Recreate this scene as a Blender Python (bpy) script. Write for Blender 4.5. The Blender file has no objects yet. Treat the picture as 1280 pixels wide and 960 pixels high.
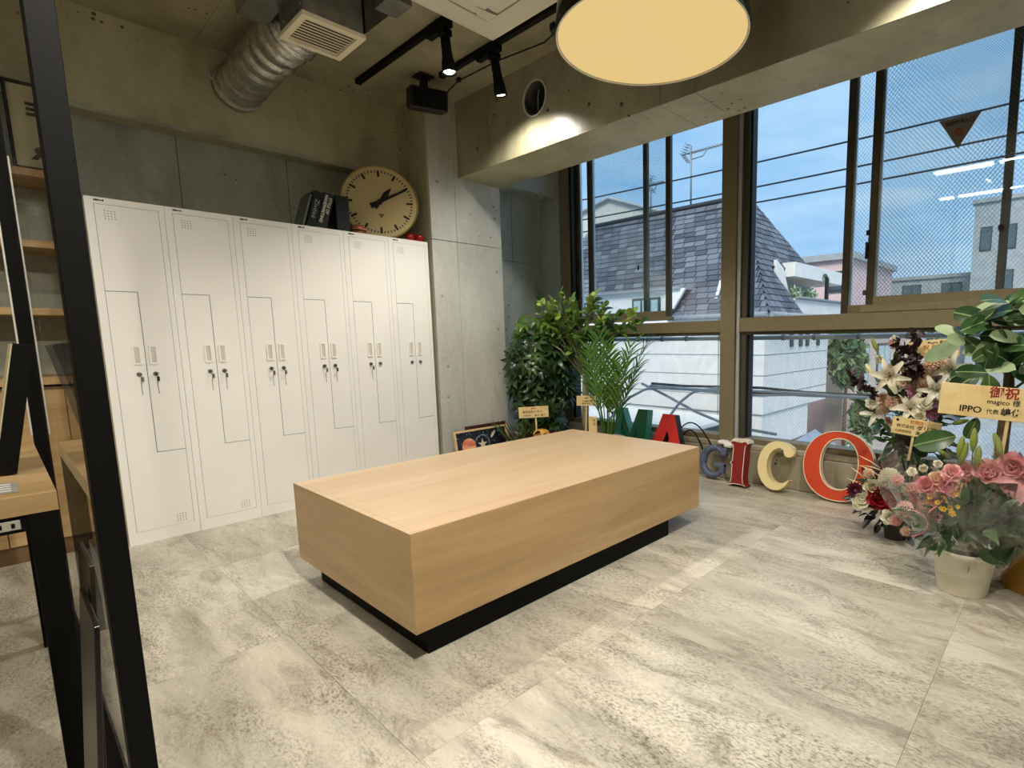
import bpy, bmesh, math, random
from mathutils import Vector, Matrix, Euler

random.seed(7)
S = bpy.context.scene
COL = S.collection
PI = math.pi

# ------------------------------------------------------------------ camera
CAM_H = 1.0554
F_PX, CX, CY = 669.634, 755.2, 510.58
_yaw, _pitch, _roll = (math.radians(a) for a in (41.296, 7.4019, -0.87475))
FW = Vector((math.cos(_yaw)*math.cos(_pitch), math.sin(_yaw)*math.cos(_pitch), -math.sin(_pitch)))
_r = FW.cross(Vector((0, 0, 1))).normalized()
_u = _r.cross(FW)
RT = _r*math.cos(_roll) + _u*math.sin(_roll)
UP = -_r*math.sin(_roll) + _u*math.cos(_roll)
CAM = Vector((0, 0, CAM_H))
cd = bpy.data.cameras.new('camera')
cam = bpy.data.objects.new('camera', cd)
COL.objects.link(cam)
cam.matrix_world = Matrix(((RT.x, UP.x, -FW.x, CAM.x), (RT.y, UP.y, -FW.y, CAM.y), (RT.z, UP.z, -FW.z, CAM.z), (0, 0, 0, 1)))
cd.sensor_width = 36
cd.lens = 36*F_PX/1280
cd.shift_x = (640-CX)/1280
cd.shift_y = (CY-480)/1280
cd.clip_start = 0.02
cd.clip_end = 300
S.camera = cam

# ------------------------------------------------------------------ world, sun, exposure
def lin(r, g, b, a=1.0):
    f = lambda v: (v/255/12.92 if v/255 <= 0.04045 else ((v/255+0.055)/1.055)**2.4)
    return (f(r), f(g), f(b), a)

W = bpy.data.worlds.new('overcast_sky')
S.world = W
W.use_nodes = True
wn = W.node_tree
wn.nodes.clear()
def wnode(t, **k):
    n = wn.nodes.new(t)
    for a, v in k.items(): setattr(n, a, v)
    return n
w_tc = wnode('ShaderNodeTexCoord')
w_map = wnode('ShaderNodeMapping')
w_map.inputs['Scale'].default_value = (2.2, 2.2, 7.0)
w_no = wnode('ShaderNodeTexNoise')
w_no.inputs['Scale'].default_value = 1.6
w_no.inputs['Detail'].default_value = 6
w_no.inputs['Roughness'].default_value = 0.55
w_cr = wnode('ShaderNodeValToRGB')
w_cr.color_ramp.elements[0].position = 0.32
w_cr.color_ramp.elements[0].color = lin(132, 188, 236)
w_cr.color_ramp.elements[1].position = 0.70
w_cr.color_ramp.elements[1].color = lin(186, 218, 246)
w_bg = wnode('ShaderNodeBackground')
w_bg.inputs['Strength'].default_value = 1.12
w_out = wnode('ShaderNodeOutputWorld')
wn.links.new(w_tc.outputs['Generated'], w_map.inputs['Vector'])
wn.links.new(w_map.outputs[0], w_no.inputs['Vector'])
wn.links.new(w_no.outputs['Fac'], w_cr.inputs[0])
wn.links.new(w_cr.outputs[0], w_bg.inputs['Color'])
wn.links.new(w_bg.outputs[0], w_out.inputs['Surface'])

sl = bpy.data.lights.new('hazy_sun', 'SUN')
sl.energy = 3.5
sl.angle = math.radians(25)
sl.color = (1.0, 0.97, 0.92)
sun = bpy.data.objects.new('hazy_sun', sl)
COL.objects.link(sun)
sun.rotation_euler = Vector((0.55, 0.28, -0.62)).to_track_quat('-Z', 'Y').to_euler()

S.view_settings.view_transform = 'Standard'
S.view_settings.look = 'None'
S.view_settings.gamma = 1.0
S.view_settings.use_curve_mapping = False
S.view_settings.exposure = 0.08

# interior lamp powers (watts): tuned together with the exposure
P_SPOT = 45.0
P_BAR = 40.0

# ------------------------------------------------------------------ pixel helpers (a pixel gives a direction only)
def ray(px, py):
    return FW + RT*((px-CX)/F_PX) - UP*((py-CY)/F_PX)
def at_z(px, py, z=0.0):
    d = ray(px, py); return CAM + d*((z-CAM.z)/d.z)
def at_y(px, py, y):
    d = ray(px, py); return CAM + d*(y/d.y)
def at_x(px, py, x):
    d = ray(px, py); return CAM + d*(x/d.x)

# ------------------------------------------------------------------ object helpers
MW = {}      # world matrices of things and parts
def tag(o, label=None, cat=None, group=None, kind=None):
    if label: o['label'] = label
    if cat: o['category'] = cat
    if group: o['group'] = group
    if kind: o['kind'] = kind
    return o
def thing(name, label, cat, loc=(0, 0, 0), rotz=0, group=None, kind=None, M=None):
    o = bpy.data.objects.new(name, None)
    o.empty_display_size = 0.05
    COL.objects.link(o)
    m = M if M is not None else Matrix.Translation(Vector(loc)) @ Matrix.Rotation(rotz, 4, 'Z')
    o.matrix_world = m
    MW[o] = m
    return tag(o, label, cat, group, kind)
def put(name, mesh, parent=None, M=None, label=None):
    """object with shared mesh at world matrix M"""
    o = bpy.data.objects.new(name, mesh)
    COL.objects.link(o)
    m = M if M is not None else Matrix.Identity(4)
    MW[o] = m
    if parent is not None:
        o.parent = parent
        o.matrix_basis = MW[parent].inverted() @ m
    else:
        o.matrix_world = m
    if label: o['label'] = label
    return o
def basis(loc, x, z=(0, 0, 1), s=1.0):
    """matrix with local X along x and local Z near z"""
    x = Vector(x).normalized(); z = Vector(z)
    y = z.cross(x)
    if y.length < 1e-5: y = Vector((0.3, 1, 0.1)).cross(x)
    y.normalize(); z = x.cross(y)
    if not hasattr(s, '__len__'): s = (s, s, s)
    return Matrix(((x.x*s[0], y.x*s[1], z.x*s[2], loc[0]), (x.y*s[0], y.y*s[1], z.y*s[2], loc[1]), (x.z*s[0], y.z*s[1], z.z*s[2], loc[2]), (0, 0, 0, 1)))
def frame(loc, u, v):
    """matrix whose local X is u, local Y is v (board facing local +Z)"""
    u = Vector(u).normalized(); v = Vector(v); w = u.cross(v).normalized(); v = w.cross(u)
    return Matrix(((u.x, v.x, w.x, loc[0]), (u.y, v.y, w.y, loc[1]), (u.z, v.z, w.z, loc[2]), (0, 0, 0, 1)))

class B:
    def __init__(s): s.bm = bmesh.new()
    def _f(s, vs, m=0, sm=False):
        try:
            f = s.bm.faces.new(vs); f.material_index = m; f.smooth = sm; return f
        except ValueError: return None
    def v(s, p, M=None):
        p = Vector(p); return s.bm.verts.new(M @ p if M is not None else p)
    def box(s, x0, x1, y0, y1, z0, z1, m=0, M=None, bev=0.0, seg=1):
        vs = [s.v((x, y, z), M) for z in (z0, z1) for x, y in ((x0, y0), (x1, y0), (x1, y1), (x0, y1))]
        fs = [s._f([vs[i] for i in q], m) for q in ((3, 2, 1, 0), (4, 5, 6, 7), (0, 1, 5, 4), (1, 2, 6, 5), (2, 3, 7, 6), (3, 0, 4, 7))]
        if bev > 0:
            es = list({e for f in fs for e in f.edges})
            bmesh.ops.bevel(s.bm, geom=es, offset=bev, segments=seg, affect='EDGES', profile=0.5, material=-1)
        return s
    def quad(s, pts, m=0, M=None, sm=False):
        s._f([s.v(p, M) for p in pts], m, sm); return s
    def prism(s, poly, h, M=None, m=0, ms=None, h0=0.0, back=True):
        """2D polygon extruded from h0 to h along local z"""
        a = [s.v((p[0], p[1], h0), M) for p in poly]; b = [s.v((p[0], p[1], h), M) for p in poly]
        n = len(poly)
        if back: s._f(a[::-1], m)
        s._f(b, m)
        for i in range(n): s._f([a[i], a[(i+1) % n], b[(i+1) % n], b[i]], m if ms is None else ms)
        return s
    def ring(s, outer, inner, h, M=None, m=0, ms=None, h0=0.0):
        """extruded band between two loops with the same count"""
        n = len(outer)
        oa = [s.v((p[0], p[1], h0), M) for p in outer]; ob = [s.v((p[0], p[1], h), M) for p in outer]
        ia = [s.v((p[0], p[1], h0), M) for p in inner]; ib = [s.v((p[0], p[1], h), M) for p in inner]
        k = m if ms is None else ms
        for i in range(n):
            j = (i+1) % n
            s._f([ob[i], ob[j], ib[j], ib[i]], m); s._f([oa[j], oa[i], ia[i], ia[j]], m)
            s._f([oa[i], oa[j], ob[j], ob[i]], k); s._f([ia[j], ia[i], ib[i], ib[j]], k)
        return s
    def lathe(s, prof, n=24, M=None, m=0, sm=True, cap0=False, cap1=False):
        rows = []
        for r, z in prof:
            rows.append([s.v((r*math.cos(2*PI*i/n), r*math.sin(2*PI*i/n), z), M) for i in range(n)])
        for a, b in zip(rows, rows[1:]):
            for i in range(n): s._f([a[i], a[(i+1) % n], b[(i+1) % n], b[i]], m, sm)
        if cap0: s._f(rows[0][::-1], m)
        if cap1: s._f(rows[-1], m)
        return s
    def cyl(s, p0, p1, r0, r1=None, n=16, m=0, caps=True, sm=True):
        p0 = Vector(p0); p1 = Vector(p1); r1 = r0 if r1 is None else r1
        d = p1-p0; M = basis(p0, d, (0.123, 0.217, 1) if abs(d.normalized().z) < 0.9 else (1, 0.1, 0))
        L = d.length
        a = [s.v((0, r0*math.cos(2*PI*i/n), r0*math.sin(2*PI*i/n)), M) for i in range(n)]
        b = [s.v((L, r1*math.cos(2*PI*i/n), r1*math.sin(2*PI*i/n)), M) for i in range(n)]
        for i in range(n): s._f([a[i], a[(i+1) % n], b[(i+1) % n], b[i]], m, sm)
        if caps: s._f(a[::-1], m); s._f(b, m)
        return s
    def tube(s, pts, r, n=8, m=0, caps=True):
        pts = [Vector(p) for p in pts]; k = len(pts)
        rr = r if hasattr(r, '__len__') else [r]*k
        rows = []; up = Vector((0.13, 0.21, 1))
        for i, p in enumerate(pts):
            d = (pts[min(i+1, k-1)]-pts[max(i-1, 0)]).normalized()
            y = up.cross(d)
            if y.length < 0.05: y = Vector((1, 0.2, 0)).cross(d)
            y.normalize(); z = d.cross(y)
            rows.append([s.bm.verts.new(p + y*(rr[i]*math.cos(2*PI*j/n)) + z*(rr[i]*math.sin(2*PI*j/n))) for j in range(n)])
        for a, b in zip(rows, rows[1:]):
            for j in range(n): s._f([a[j], a[(j+1) % n], b[(j+1) % n], b[j]], m, True)
        if caps: s._f(rows[0][::-1], m); s._f(rows[-1], m)
        return s
    def sphere(s, c, r, n=12, k=8, m=0, sc=(1, 1, 1)):
        c = Vector(c)
        prof = [(max(1e-4, math.sin(PI*i/k)), -math.cos(PI*i/k)) for i in range(k+1)]
        s.lathe(prof, n, Matrix.Translation(c) @ Matrix.Diagonal((r*sc[0], r*sc[1], r*sc[2], 1)), m)
        return s
    def grid(s, fn, nu, nv, m=0, sm=True):
        vs = [[s.bm.verts.new(Vector(fn(i/nu, j/nv))) for j in range(nv+1)] for i in range(nu+1)]
        for i in range(nu):
            for j in range(nv): s._f([vs[i][j], vs[i+1][j], vs[i+1][j+1], vs[i][j+1]], m, sm)
        return s
    def mesh(s, name, mats, recalc=True):
        if recalc: bmesh.ops.recalc_face_normals(s.bm, faces=s.bm.faces)
        me = bpy.data.meshes.new(name)
        s.bm.to_mesh(me); s.bm.free()
        for m in (mats if isinstance(mats, (list, tuple)) else [mats]): me.materials.append(m)
        return me
    def build(s, name, mats, parent=None, recalc=True, label=None, origin=None):
        """vertices are in world space; the object sits at its parent, or at origin"""
        me = s.mesh(name, mats, recalc)
        o = bpy.data.objects.new(name, me)
        COL.objects.link(o)
        if parent is not None:
            o.parent = parent
            me.transform(MW[parent].inverted())
            MW[o] = MW[parent]
        else:
            m = Matrix.Translation(Vector(origin)) if origin is not None else Matrix.Identity(4)
            me.transform(m.inverted()); o.matrix_world = m; MW[o] = m
        if label: o['label'] = label
        return o

TEXTS = []
def text(name, body, size, mat, parent, M, align='CENTER', bold=0.0, sx=1.0):
    TEXTS.append((name, body, size, mat, parent, M, align, bold, sx))
def flush_texts():
    tmp = []
    for name, body, size, mat, parent, M, align, bold, sx in TEXTS:
        c = bpy.data.curves.new(name, 'FONT')
        c.body = body; c.size = size; c.align_x = align; c.align_y = 'CENTER'
        c.offset = bold; c.extrude = 0.0003; c.resolution_u = 3; c.fill_mode = 'BOTH'
        o = bpy.data.objects.new(name+'_curve', c); COL.objects.link(o); tmp.append(o)
    bpy.context.view_layer.update()
    dg = bpy.context.evaluated_depsgraph_get()
    for o, (name, body, size, mat, parent, M, align, bold, sx) in zip(tmp, TEXTS):
        me = bpy.data.meshes.new_from_object(o.evaluated_get(dg))
        me.materials.clear(); me.materials.append(mat)
        if sx != 1.0: me.transform(Matrix.Diagonal((sx, 1, 1, 1)))
        put(name, me, parent, M)
    for o in tmp:
        c = o.data; bpy.data.objects.remove(o); bpy.data.curves.remove(c)

# ------------------------------------------------------------------ materials
def newmat(name):
    m = bpy.data.materials.new(name); m.use_nodes = True
    nt = m.node_tree; nt.nodes.clear()
    out = nt.nodes.new('ShaderNodeOutputMaterial')
    return m, nt, out
def nd(nt, t, ins=None, **k):
    n = nt.nodes.new(t)
    for a, v in k.items(): setattr(n, a, v)
    if ins:
        for a, v in ins.items():
            if hasattr(v, 'is_linked') or hasattr(v, 'links'): nt.links.new(v, n.inputs[a])
            else: n.inputs[a].default_value = v
    return n
def coords(nt, scale=(1, 1, 1), rot=(0, 0, 0), src='Object', offset=None):
    tc = nd(nt, 'ShaderNodeTexCoord')
    mp = nd(nt, 'ShaderNodeMapping', {'Vector': tc.outputs[src], 'Scale': scale, 'Rotation': rot})
    if offset is not None: nt.links.new(offset, mp.inputs['Location'])
    return mp.outputs[0]
def ramp(nt, fac, stops):
    r = nd(nt, 'ShaderNodeValToRGB', {'Fac': fac})
    e = r.color_ramp.elements
    while len(e) < len(stops): e.new(0.5)
    for el, (p, c) in zip(e, stops): el.position = p; el.color = c
    return r.outputs[0]
def mix(nt, fac, a, b, mode='MIX'):
    n = nd(nt, 'ShaderNodeMix', data_type='RGBA', blend_type=mode)
    for i, v in ((0, fac), (6, a), (7, b)):
        if hasattr(v, 'links'): nt.links.new(v, n.inputs[i])
        else: n.inputs[i].default_value = v
    return n.outputs[2]
def noise(nt, vec, scale, detail=4, rough=0.5, dist=0.0):
    return nd(nt, 'ShaderNodeTexNoise', {'Vector': vec, 'Scale': scale, 'Detail': detail, 'Roughness': rough, 'Distortion': dist}).outputs['Fac']
def shade(nt, out, col, rough=0.5, metal=0.0, bump=None, bstr=0.2, bdist=0.01, spec=0.5, coat=0.0):
    p = nd(nt, 'ShaderNodeBsdfPrincipled')
    for k, v in (('Base Color', col), ('Roughness', rough), ('Metallic', metal), ('Specular IOR Level', spec), ('Coat Weight', coat)):
        if hasattr(v, 'links'): nt.links.new(v, p.inputs[k])
        else: p.inputs[k].default_value = v
    if bump is not None:
        b = nd(nt, 'ShaderNodeBump', {'Height': bump, 'Strength': bstr, 'Distance': bdist})
        nt.links.new(b.outputs[0], p.inputs['Normal'])
    nt.links.new(p.outputs[0], out.inputs['Surface'])
    return p
def plain(name, col, rough=0.5, metal=0.0, var=0.06, scale=12.0, bstr=0.0, spec=0.5, coat=0.0):
    """plain paint or plastic with a faint procedural mottling"""
    m, nt, out = newmat(name)
    v = coords(nt)
    n = noise(nt, v, scale, 3)
    dark = tuple(c*(1-var*2) for c in col[:3]) + (1,)
    lite = tuple(min(1, c*(1+var)) for c in col[:3]) + (1,)
    c = ramp(nt, n, [(0.3, dark), (0.7, lite)])
    shade(nt, out, c, rough, metal, n if bstr else None, bstr, 0.004, spec, coat)
    return m
def concrete(name, c0, c1, c2, rough=0.55, streak=(1.2, 1.2, 0.45), seed=0.0, coat=0.0):
    m, nt, out = newmat(name)
    v = coords(nt, (1, 1, 1))
    vs = coords(nt, streak)
    big = noise(nt, vs, 1.9+seed*0.1, 6, 0.62, 0.3)
    fine = noise(nt, v, 38, 6, 0.65)
    col = ramp(nt, big, [(0.28, c0), (0.5, c1), (0.74, c2)])
    col = mix(nt, 0.22, col, ramp(nt, fine, [(0.3, (0.25, 0.25, 0.25, 1)), (0.75, (1, 1, 1, 1))]), 'MULTIPLY')
    # water stains with their own shape
    st = noise(nt, coords(nt, (1.0, 1.0, 0.7)), 3.1, 8, 0.7, 0.8)
    col = mix(nt, ramp(nt, st, [(0.58, (0, 0, 0, 1)), (0.74, (0.45, 0.45, 0.45, 1))]), col, tuple(x*0.5 for x in c0[:3])+(1,))
    # pits and bug holes
    vo = nd(nt, 'ShaderNodeTexVoronoi', {'Vector': v, 'Scale': 17.0, 'Randomness': 1.0})
    gate = noise(nt, v, 2.3, 2)
    pit = nd(nt, 'ShaderNodeMath', {0: vo.outputs['Distance'], 1: ramp(nt, gate, [(0.5, (0.0, 0, 0, 1)), (0.72, (0.2, 0.2, 0.2, 1))])}, operation='LESS_THAN').outputs[0]
    col = mix(nt, pit, col, tuple(x*0.3 for x in c0[:3])+(1,))
    h = nd(nt, 'ShaderNodeMath', {0: fine, 1: pit}, operation='SUBTRACT').outputs[0]
    shade(nt, out, col, rough, 0, h, 0.25, 0.006, 0.45, coat)
    return m
def wood(name, c0, c1, c2, axis='X', rough=0.42, scale=1.0):
    m, nt, out = newmat(name)
    sc = {'X': (0.5, 7, 7), 'Y': (7, 0.5, 7), 'Z': (7, 7, 0.5)}[axis]
    v = coords(nt, tuple(a*scale for a in sc))
    big = noise(nt, v, 1.3, 6, 0.6, 0.9)
    v2 = coords(nt, tuple(a*scale*7 for a in sc))
    fine = noise(nt, v2, 2.2, 5, 0.7, 0.2)
    col = ramp(nt, big, [(0.3, c0), (0.5, c1), (0.72, c2)])
    col = mix(nt, 0.10, col, ramp(nt, fine, [(0.35, (0.2, 0.2, 0.2, 1)), (0.65, (1, 1, 1, 1))]), 'MULTIPLY')
    shade(nt, out, col, rough, 0, fine, 0.05, 0.001, 0.4)
    return m
def stone_tile(name):
    m, nt, out = newmat(name)
    oi = nd(nt, 'ShaderNodeObjectInfo')
    off = nd(nt, 'ShaderNodeVectorMath', {0: oi.outputs['Location'], 1: (3.7, 5.3, 1.0)}, operation='MULTIPLY').outputs[0]
    v = coords(nt, (1, 1, 1), offset=off)
    vs = coords(nt, (2.4, 0.75, 1), offset=off)
    big = noise(nt, vs, 1.7, 8, 0.66, 0.6)
    patch = noise(nt, vs, 4.2, 10, 0.76, 1.0)
    gate_ = noise(nt, vs, 2.1, 5, 0.6, 0.4)
    fine = noise(nt, coords(nt, (1.7, 0.75, 1), offset=off), 75, 9, 0.78, 0.3)
    col = ramp(nt, big, [(0.25, lin(156, 150, 136)), (0.43, lin(188, 182, 167)), (0.57, lin(210, 204, 188)), (0.76, lin(226, 221, 206))])
    col = mix(nt, ramp(nt, patch, [(0.51, (0, 0, 0, 1)), (0.64, (0.7, 0.7, 0.7, 1))]), col, lin(134, 125, 108))
    col = mix(nt, ramp(nt, patch, [(0.32, (0.7, 0.7, 0.7, 1)), (0.44, (0, 0, 0, 1))]), col, lin(228, 223, 208))
    spk = ramp(nt, fine, [(0.41, (0.30, 0.27, 0.22, 1)), (0.52, (1, 1, 1, 1)), (0.64, (1.0, 1.0, 1.0, 1)), (0.72, (1.12, 1.12, 1.1, 1))])
    col = mix(nt, ramp(nt, gate_, [(0.42, (0.12, 0.12, 0.12, 1)), (0.60, (0.95, 0.95, 0.95, 1))]), col, mix(nt, 1.0, col, spk, 'MULTIPLY'))
    # dark crackle veins
    wv = noise(nt, vs, 4.2, 9, 0.75, 1.6)
    vein = nd(nt, 'ShaderNodeMath', {0: nd(nt, 'ShaderNodeMath', {0: wv, 1: 0.5}, operation='SUBTRACT').outputs[0]}, operation='ABSOLUTE').outputs[0]
    vm = ramp(nt, vein, [(0.0, (0.65, 0.65, 0.65, 1)), (0.012, (0, 0, 0, 1))])
    gate = ramp(nt, noise(nt, v, 2.7, 3), [(0.5, (0, 0, 0, 1)), (0.62, (1, 1, 1, 1))])
    col = mix(nt, mix(nt, 1.0, vm, gate, 'MULTIPLY'), col, lin(92, 84, 72))
    tint = nd(nt, 'ShaderNodeMath', {0: oi.outputs['Random'], 1: 0.3}, operation='MULTIPLY').outputs[0]
    col = mix(nt, tint, col, lin(150, 142, 126))
    shade(nt, out, col, 0.36, 0, fine, 0.06, 0.002, 0.42)
    return m
def glass(name, tint=(0.98, 0.99, 0.995, 1), wire=0.0, refl=1.0, wcol=(0.16, 0.2, 0.23, 1), width=0.07):
    m, nt, out = newmat(name)
    tr = nd(nt, 'ShaderNodeBsdfTransparent', {'Color': tint})
    gl = nd(nt, 'ShaderNodeBsdfGlossy', {'Color': (refl, refl, refl, 1), 'Roughness': 0.0})
    ge = nd(nt, 'ShaderNodeNewGeometry')      # same index seen from either face of the thin pane
    io = nd(nt, 'ShaderNodeMapRange', {'Value': ge.outputs['Backfacing'], 'To Min': 1.45, 'To Max': 1/1.45})
    fr = nd(nt, 'ShaderNodeFresnel', {'IOR': io.outputs[0]})
    sh = nd(nt, 'ShaderNodeMixShader', {0: fr.outputs[0], 1: tr.outputs[0], 2: gl.outputs[0]})
    if wire:
        # diamond wire mesh cast into the pane, in the plane of the glass (local y, z)
        v = coords(nt, (1, 1, 1))
        sp = nd(nt, 'ShaderNodeSeparateXYZ', {0: v})
        ms = []
        for op in ('ADD', 'SUBTRACT'):
            y = nd(nt, 'ShaderNodeMath', {0: sp.outputs['Y'], 1: 1.25}, operation='MULTIPLY').outputs[0]
            a = nd(nt, 'ShaderNodeMath', {0: sp.outputs['Z'], 1: y}, operation=op).outputs[0]
            a = nd(nt, 'ShaderNodeMath', {0: a, 1: 1.0/wire}, operation='MULTIPLY').outputs[0]
            a = nd(nt, 'ShaderNodeMath', {0: a}, operation='FRACT').outputs[0]
            ms.append(nd(nt, 'ShaderNodeMath', {0: a, 1: width}, operation='LESS_THAN').outputs[0])
        mm = nd(nt, 'ShaderNodeMath', {0: ms[0], 1: ms[1]}, operation='MAXIMUM').outputs[0]
        wb = nd(nt, 'ShaderNodeBsdfPrincipled', {'Base Color': wcol, 'Roughness': 0.4, 'Metallic': 0.6})
        sh = nd(nt, 'ShaderNodeMixShader', {0: mm, 1: sh.outputs[0], 2: wb.outputs[0]})
    nt.links.new(sh.outputs[0], out.inputs['Surface'])
    return m
def film(name, tint=(0.985, 0.99, 0.99, 1), haze=0.018):
    m, nt, out = newmat(name)
    tr = nd(nt, 'ShaderNodeBsdfTransparent', {'Color': tint})
    n = noise(nt, coords(nt), 22, 4, 0.5, 0.6)
    bp = nd(nt, 'ShaderNodeBump', {'Height': n, 'Strength': 0.35, 'Distance': 0.01})
    gl = nd(nt, 'ShaderNodeBsdfGlossy', {'Color': (1, 1, 1, 1), 'Roughness': 0.06, 'Normal': bp.outputs[0]})
    df = nd(nt, 'ShaderNodeBsdfDiffuse', {'Color': (0.9, 0.92, 0.92, 1)})
    ge = nd(nt, 'ShaderNodeNewGeometry')
    io = nd(nt, 'ShaderNodeMapRange', {'Value': ge.outputs['Backfacing'], 'To Min': 1.7, 'To Max': 1/1.7})
    fr = nd(nt, 'ShaderNodeFresnel', {'IOR': io.outputs[0], 'Normal': bp.outputs[0]})
    a = nd(nt, 'ShaderNodeMixShader', {0: haze, 1: tr.outputs[0], 2: df.outputs[0]})
    b = nd(nt, 'ShaderNodeMixShader', {0: fr.outputs[0], 1: a.outputs[0], 2: gl.outputs[0]})
    nt.links.new(b.outputs[0], out.inputs['Surface'])
    return m
def leafmat(name, c0, c1, rough=0.4, trans=0.25, vein=None):
    m, nt, out = newmat(name)
    oi = nd(nt, 'ShaderNodeObjectInfo')
    n = noise(nt, coords(nt), 25, 2)
    f = nd(nt, 'ShaderNodeMath', {0: nd(nt, 'ShaderNodeMath', {0: oi.outputs['Random'], 1: 0.75}, operation='MULTIPLY').outputs[0], 1: nd(nt, 'ShaderNodeMath', {0: n, 1: 0.25}, operation='MULTIPLY').outputs[0]}, operation='ADD').outputs[0]
    col = ramp(nt, f, [(0.1, c0), (0.9, c1)])
    if vein:
        # midrib and side veins in the leaf's own length (x) and width (y)
        sp = nd(nt, 'ShaderNodeSeparateXYZ', {0: coords(nt)})
        ay = nd(nt, 'ShaderNodeMath', {0: sp.outputs['Y']}, operation='ABSOLUTE').outputs[0]
        mid = nd(nt, 'ShaderNodeMath', {0: ay, 1: 0.0025}, operation='LESS_THAN').outputs[0]
        col = mix(nt, nd(nt, 'ShaderNodeMath', {0: mid, 1: 0.6}, operation='MULTIPLY').outputs[0], col, vein)
    p = nd(nt, 'ShaderNodeBsdfPrincipled', {'Base Color': col, 'Roughness': rough})
    t = nd(nt, 'ShaderNodeBsdfTranslucent', {'Color': col})
    sh = nd(nt, 'ShaderNodeMixShader', {0: trans, 1: p.outputs[0], 2: t.outputs[0]})
    nt.links.new(sh.outputs[0], out.inputs['Surface'])
    return m
def petal(name, c0, c1, trans=0.3):
    """petal colour shifts from the heart (local z low) outward, plus a little variation per flower"""
    m, nt, out = newmat(name)
    oi = nd(nt, 'ShaderNodeObjectInfo')
    n = noise(nt, coords(nt), 60, 3)
    f = nd(nt, 'ShaderNodeMath', {0: nd(nt, 'ShaderNodeMath', {0: oi.outputs['Random'], 1: 0.4}, operation='MULTIPLY').outputs[0], 1: nd(nt, 'ShaderNodeMath', {0: n, 1: 0.6}, operation='MULTIPLY').outputs[0]}, operation='ADD').outputs[0]
    col = ramp(nt, f, [(0.25, c0), (0.7, c1)])
    p = nd(nt, 'ShaderNodeBsdfPrincipled', {'Base Color': col, 'Roughness': 0.6})
    t = nd(nt, 'ShaderNodeBsdfTranslucent', {'Color': col})
    sh = nd(nt, 'ShaderNodeMixShader', {0: trans, 1: p.outputs[0], 2: t.outputs[0]})
    nt.links.new(sh.outputs[0], out.inputs['Surface'])
    return m
def emit(name, col, st):
    m, nt, out = newmat(name)
    n = noise(nt, coords(nt), 3, 2)
    c = ramp(nt, n, [(0.2, tuple(x*0.97 for x in col[:3])+(1,)), (0.8, col)])
    e = nd(nt, 'ShaderNodeEmission', {'Color': c, 'Strength': st})
    nt.links.new(e.outputs[0], out.inputs['Surface'])
    return m
def island(name, c0, c1, rough=0.6, bstr=0.0, spec=0.4):
    """each separate piece of the mesh takes its own tone"""
    m, nt, out = newmat(name)
    g = nd(nt, 'ShaderNodeNewGeometry')
    col = ramp(nt, g.outputs['Random Per Island'], [(0.0, c0), (1.0, c1)])
    n = noise(nt, coords(nt), 40, 3)
    col = mix(nt, 0.25, col, ramp(nt, n, [(0.3, (0.6, 0.6, 0.6, 1)), (0.7, (1, 1, 1, 1))]), 'MULTIPLY')
    shade(nt, out, col, rough, 0, n if bstr else None, bstr, 0.003, spec)
    return m

MT = {}
MT['conc_beam'] = concrete('concrete_board_cast', lin(152, 148, 118), lin(180, 175, 142), lin(200, 195, 162), 0.5)
MT['conc_wall'] = concrete('concrete_wall_panel', lin(128, 131, 116), lin(160, 162, 145), lin(180, 182, 165), 0.5, seed=1)
MT['conc_col'] = concrete('concrete_column_panel', lin(168, 170, 162), lin(196, 197, 188), lin(214, 215, 206), 0.5, seed=2)
MT['conc_daylit'] = concrete('concrete_recess_daylit', lin(148, 157, 149), lin(178, 187, 179), lin(198, 206, 198), 0.5, seed=6)  # window daylight painted into the recess concrete as a lighter, cooler tone
MT['conc_gloss'] = concrete('concrete_sealed', lin(120, 116, 94), lin(150, 145, 120), lin(172, 166, 140), 0.27, seed=3)
MT['conc_ceil'] = concrete('concrete_slab', lin(136, 131, 106), lin(164, 158, 132), lin(184, 178, 150), 0.55, (1, 1, 1), 4)
MT['conc_up'] = concrete('concrete_upstand', lin(120, 112, 94), lin(166, 158, 136), lin(198, 190, 168), 0.6, seed=5)
MT['joint'] = plain('concrete_joint_dark', lin(46, 44, 36), 0.8)
MT['tiehole'] = plain('tie_hole_dark', lin(58, 55, 46), 0.7)
MT['tile'] = stone_tile('stone_vinyl_tile')
MT['plaster'] = plain('white_plaster', lin(226, 222, 212), 0.7)
MT['bronze'] = plain('bronze_aluminium', lin(136, 126, 98), 0.42, 0.35, 0.04, 30)
MT['bronze_shade'] = plain('bronze_aluminium_shade', lin(82, 76, 62), 0.4, 0.4, 0.04, 30)  # same bronze, darkened in colour to paint the shade of backlit frame parts
MT['gasket'] = plain('window_gasket', lin(30, 30, 28), 0.6)
MT['silver'] = plain('silver_aluminium', lin(190, 194, 198), 0.35, 0.5, 0.03)
MT['glass'] = glass('clear_glass')
MT['glass_part'] = glass('partition_glass', (0.965, 0.975, 0.965, 1), refl=0.9)
MT['wire_glass'] = glass('wire_glass', (0.965, 0.99, 0.995, 1), wire=0.027, width=0.046)
MT['wire_glass2'] = glass('wire_glass_low', (0.975, 0.99, 0.99, 1), wire=0.026, width=0.035, wcol=(0.35, 0.4, 0.42, 1))
MT['locker'] = plain('locker_white_steel', lin(238, 236, 231), 0.38, 0, 0.015, 4)
MT['locker_gap'] = plain('locker_gap_shadow', lin(60, 58, 52), 0.8)
MT['plastic_w'] = plain('white_plastic', lin(240, 238, 232), 0.35, 0, 0.02)
MT['plastic_g'] = plain('grey_plastic_recess', lin(176, 172, 162), 0.5, 0, 0.03)
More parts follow.
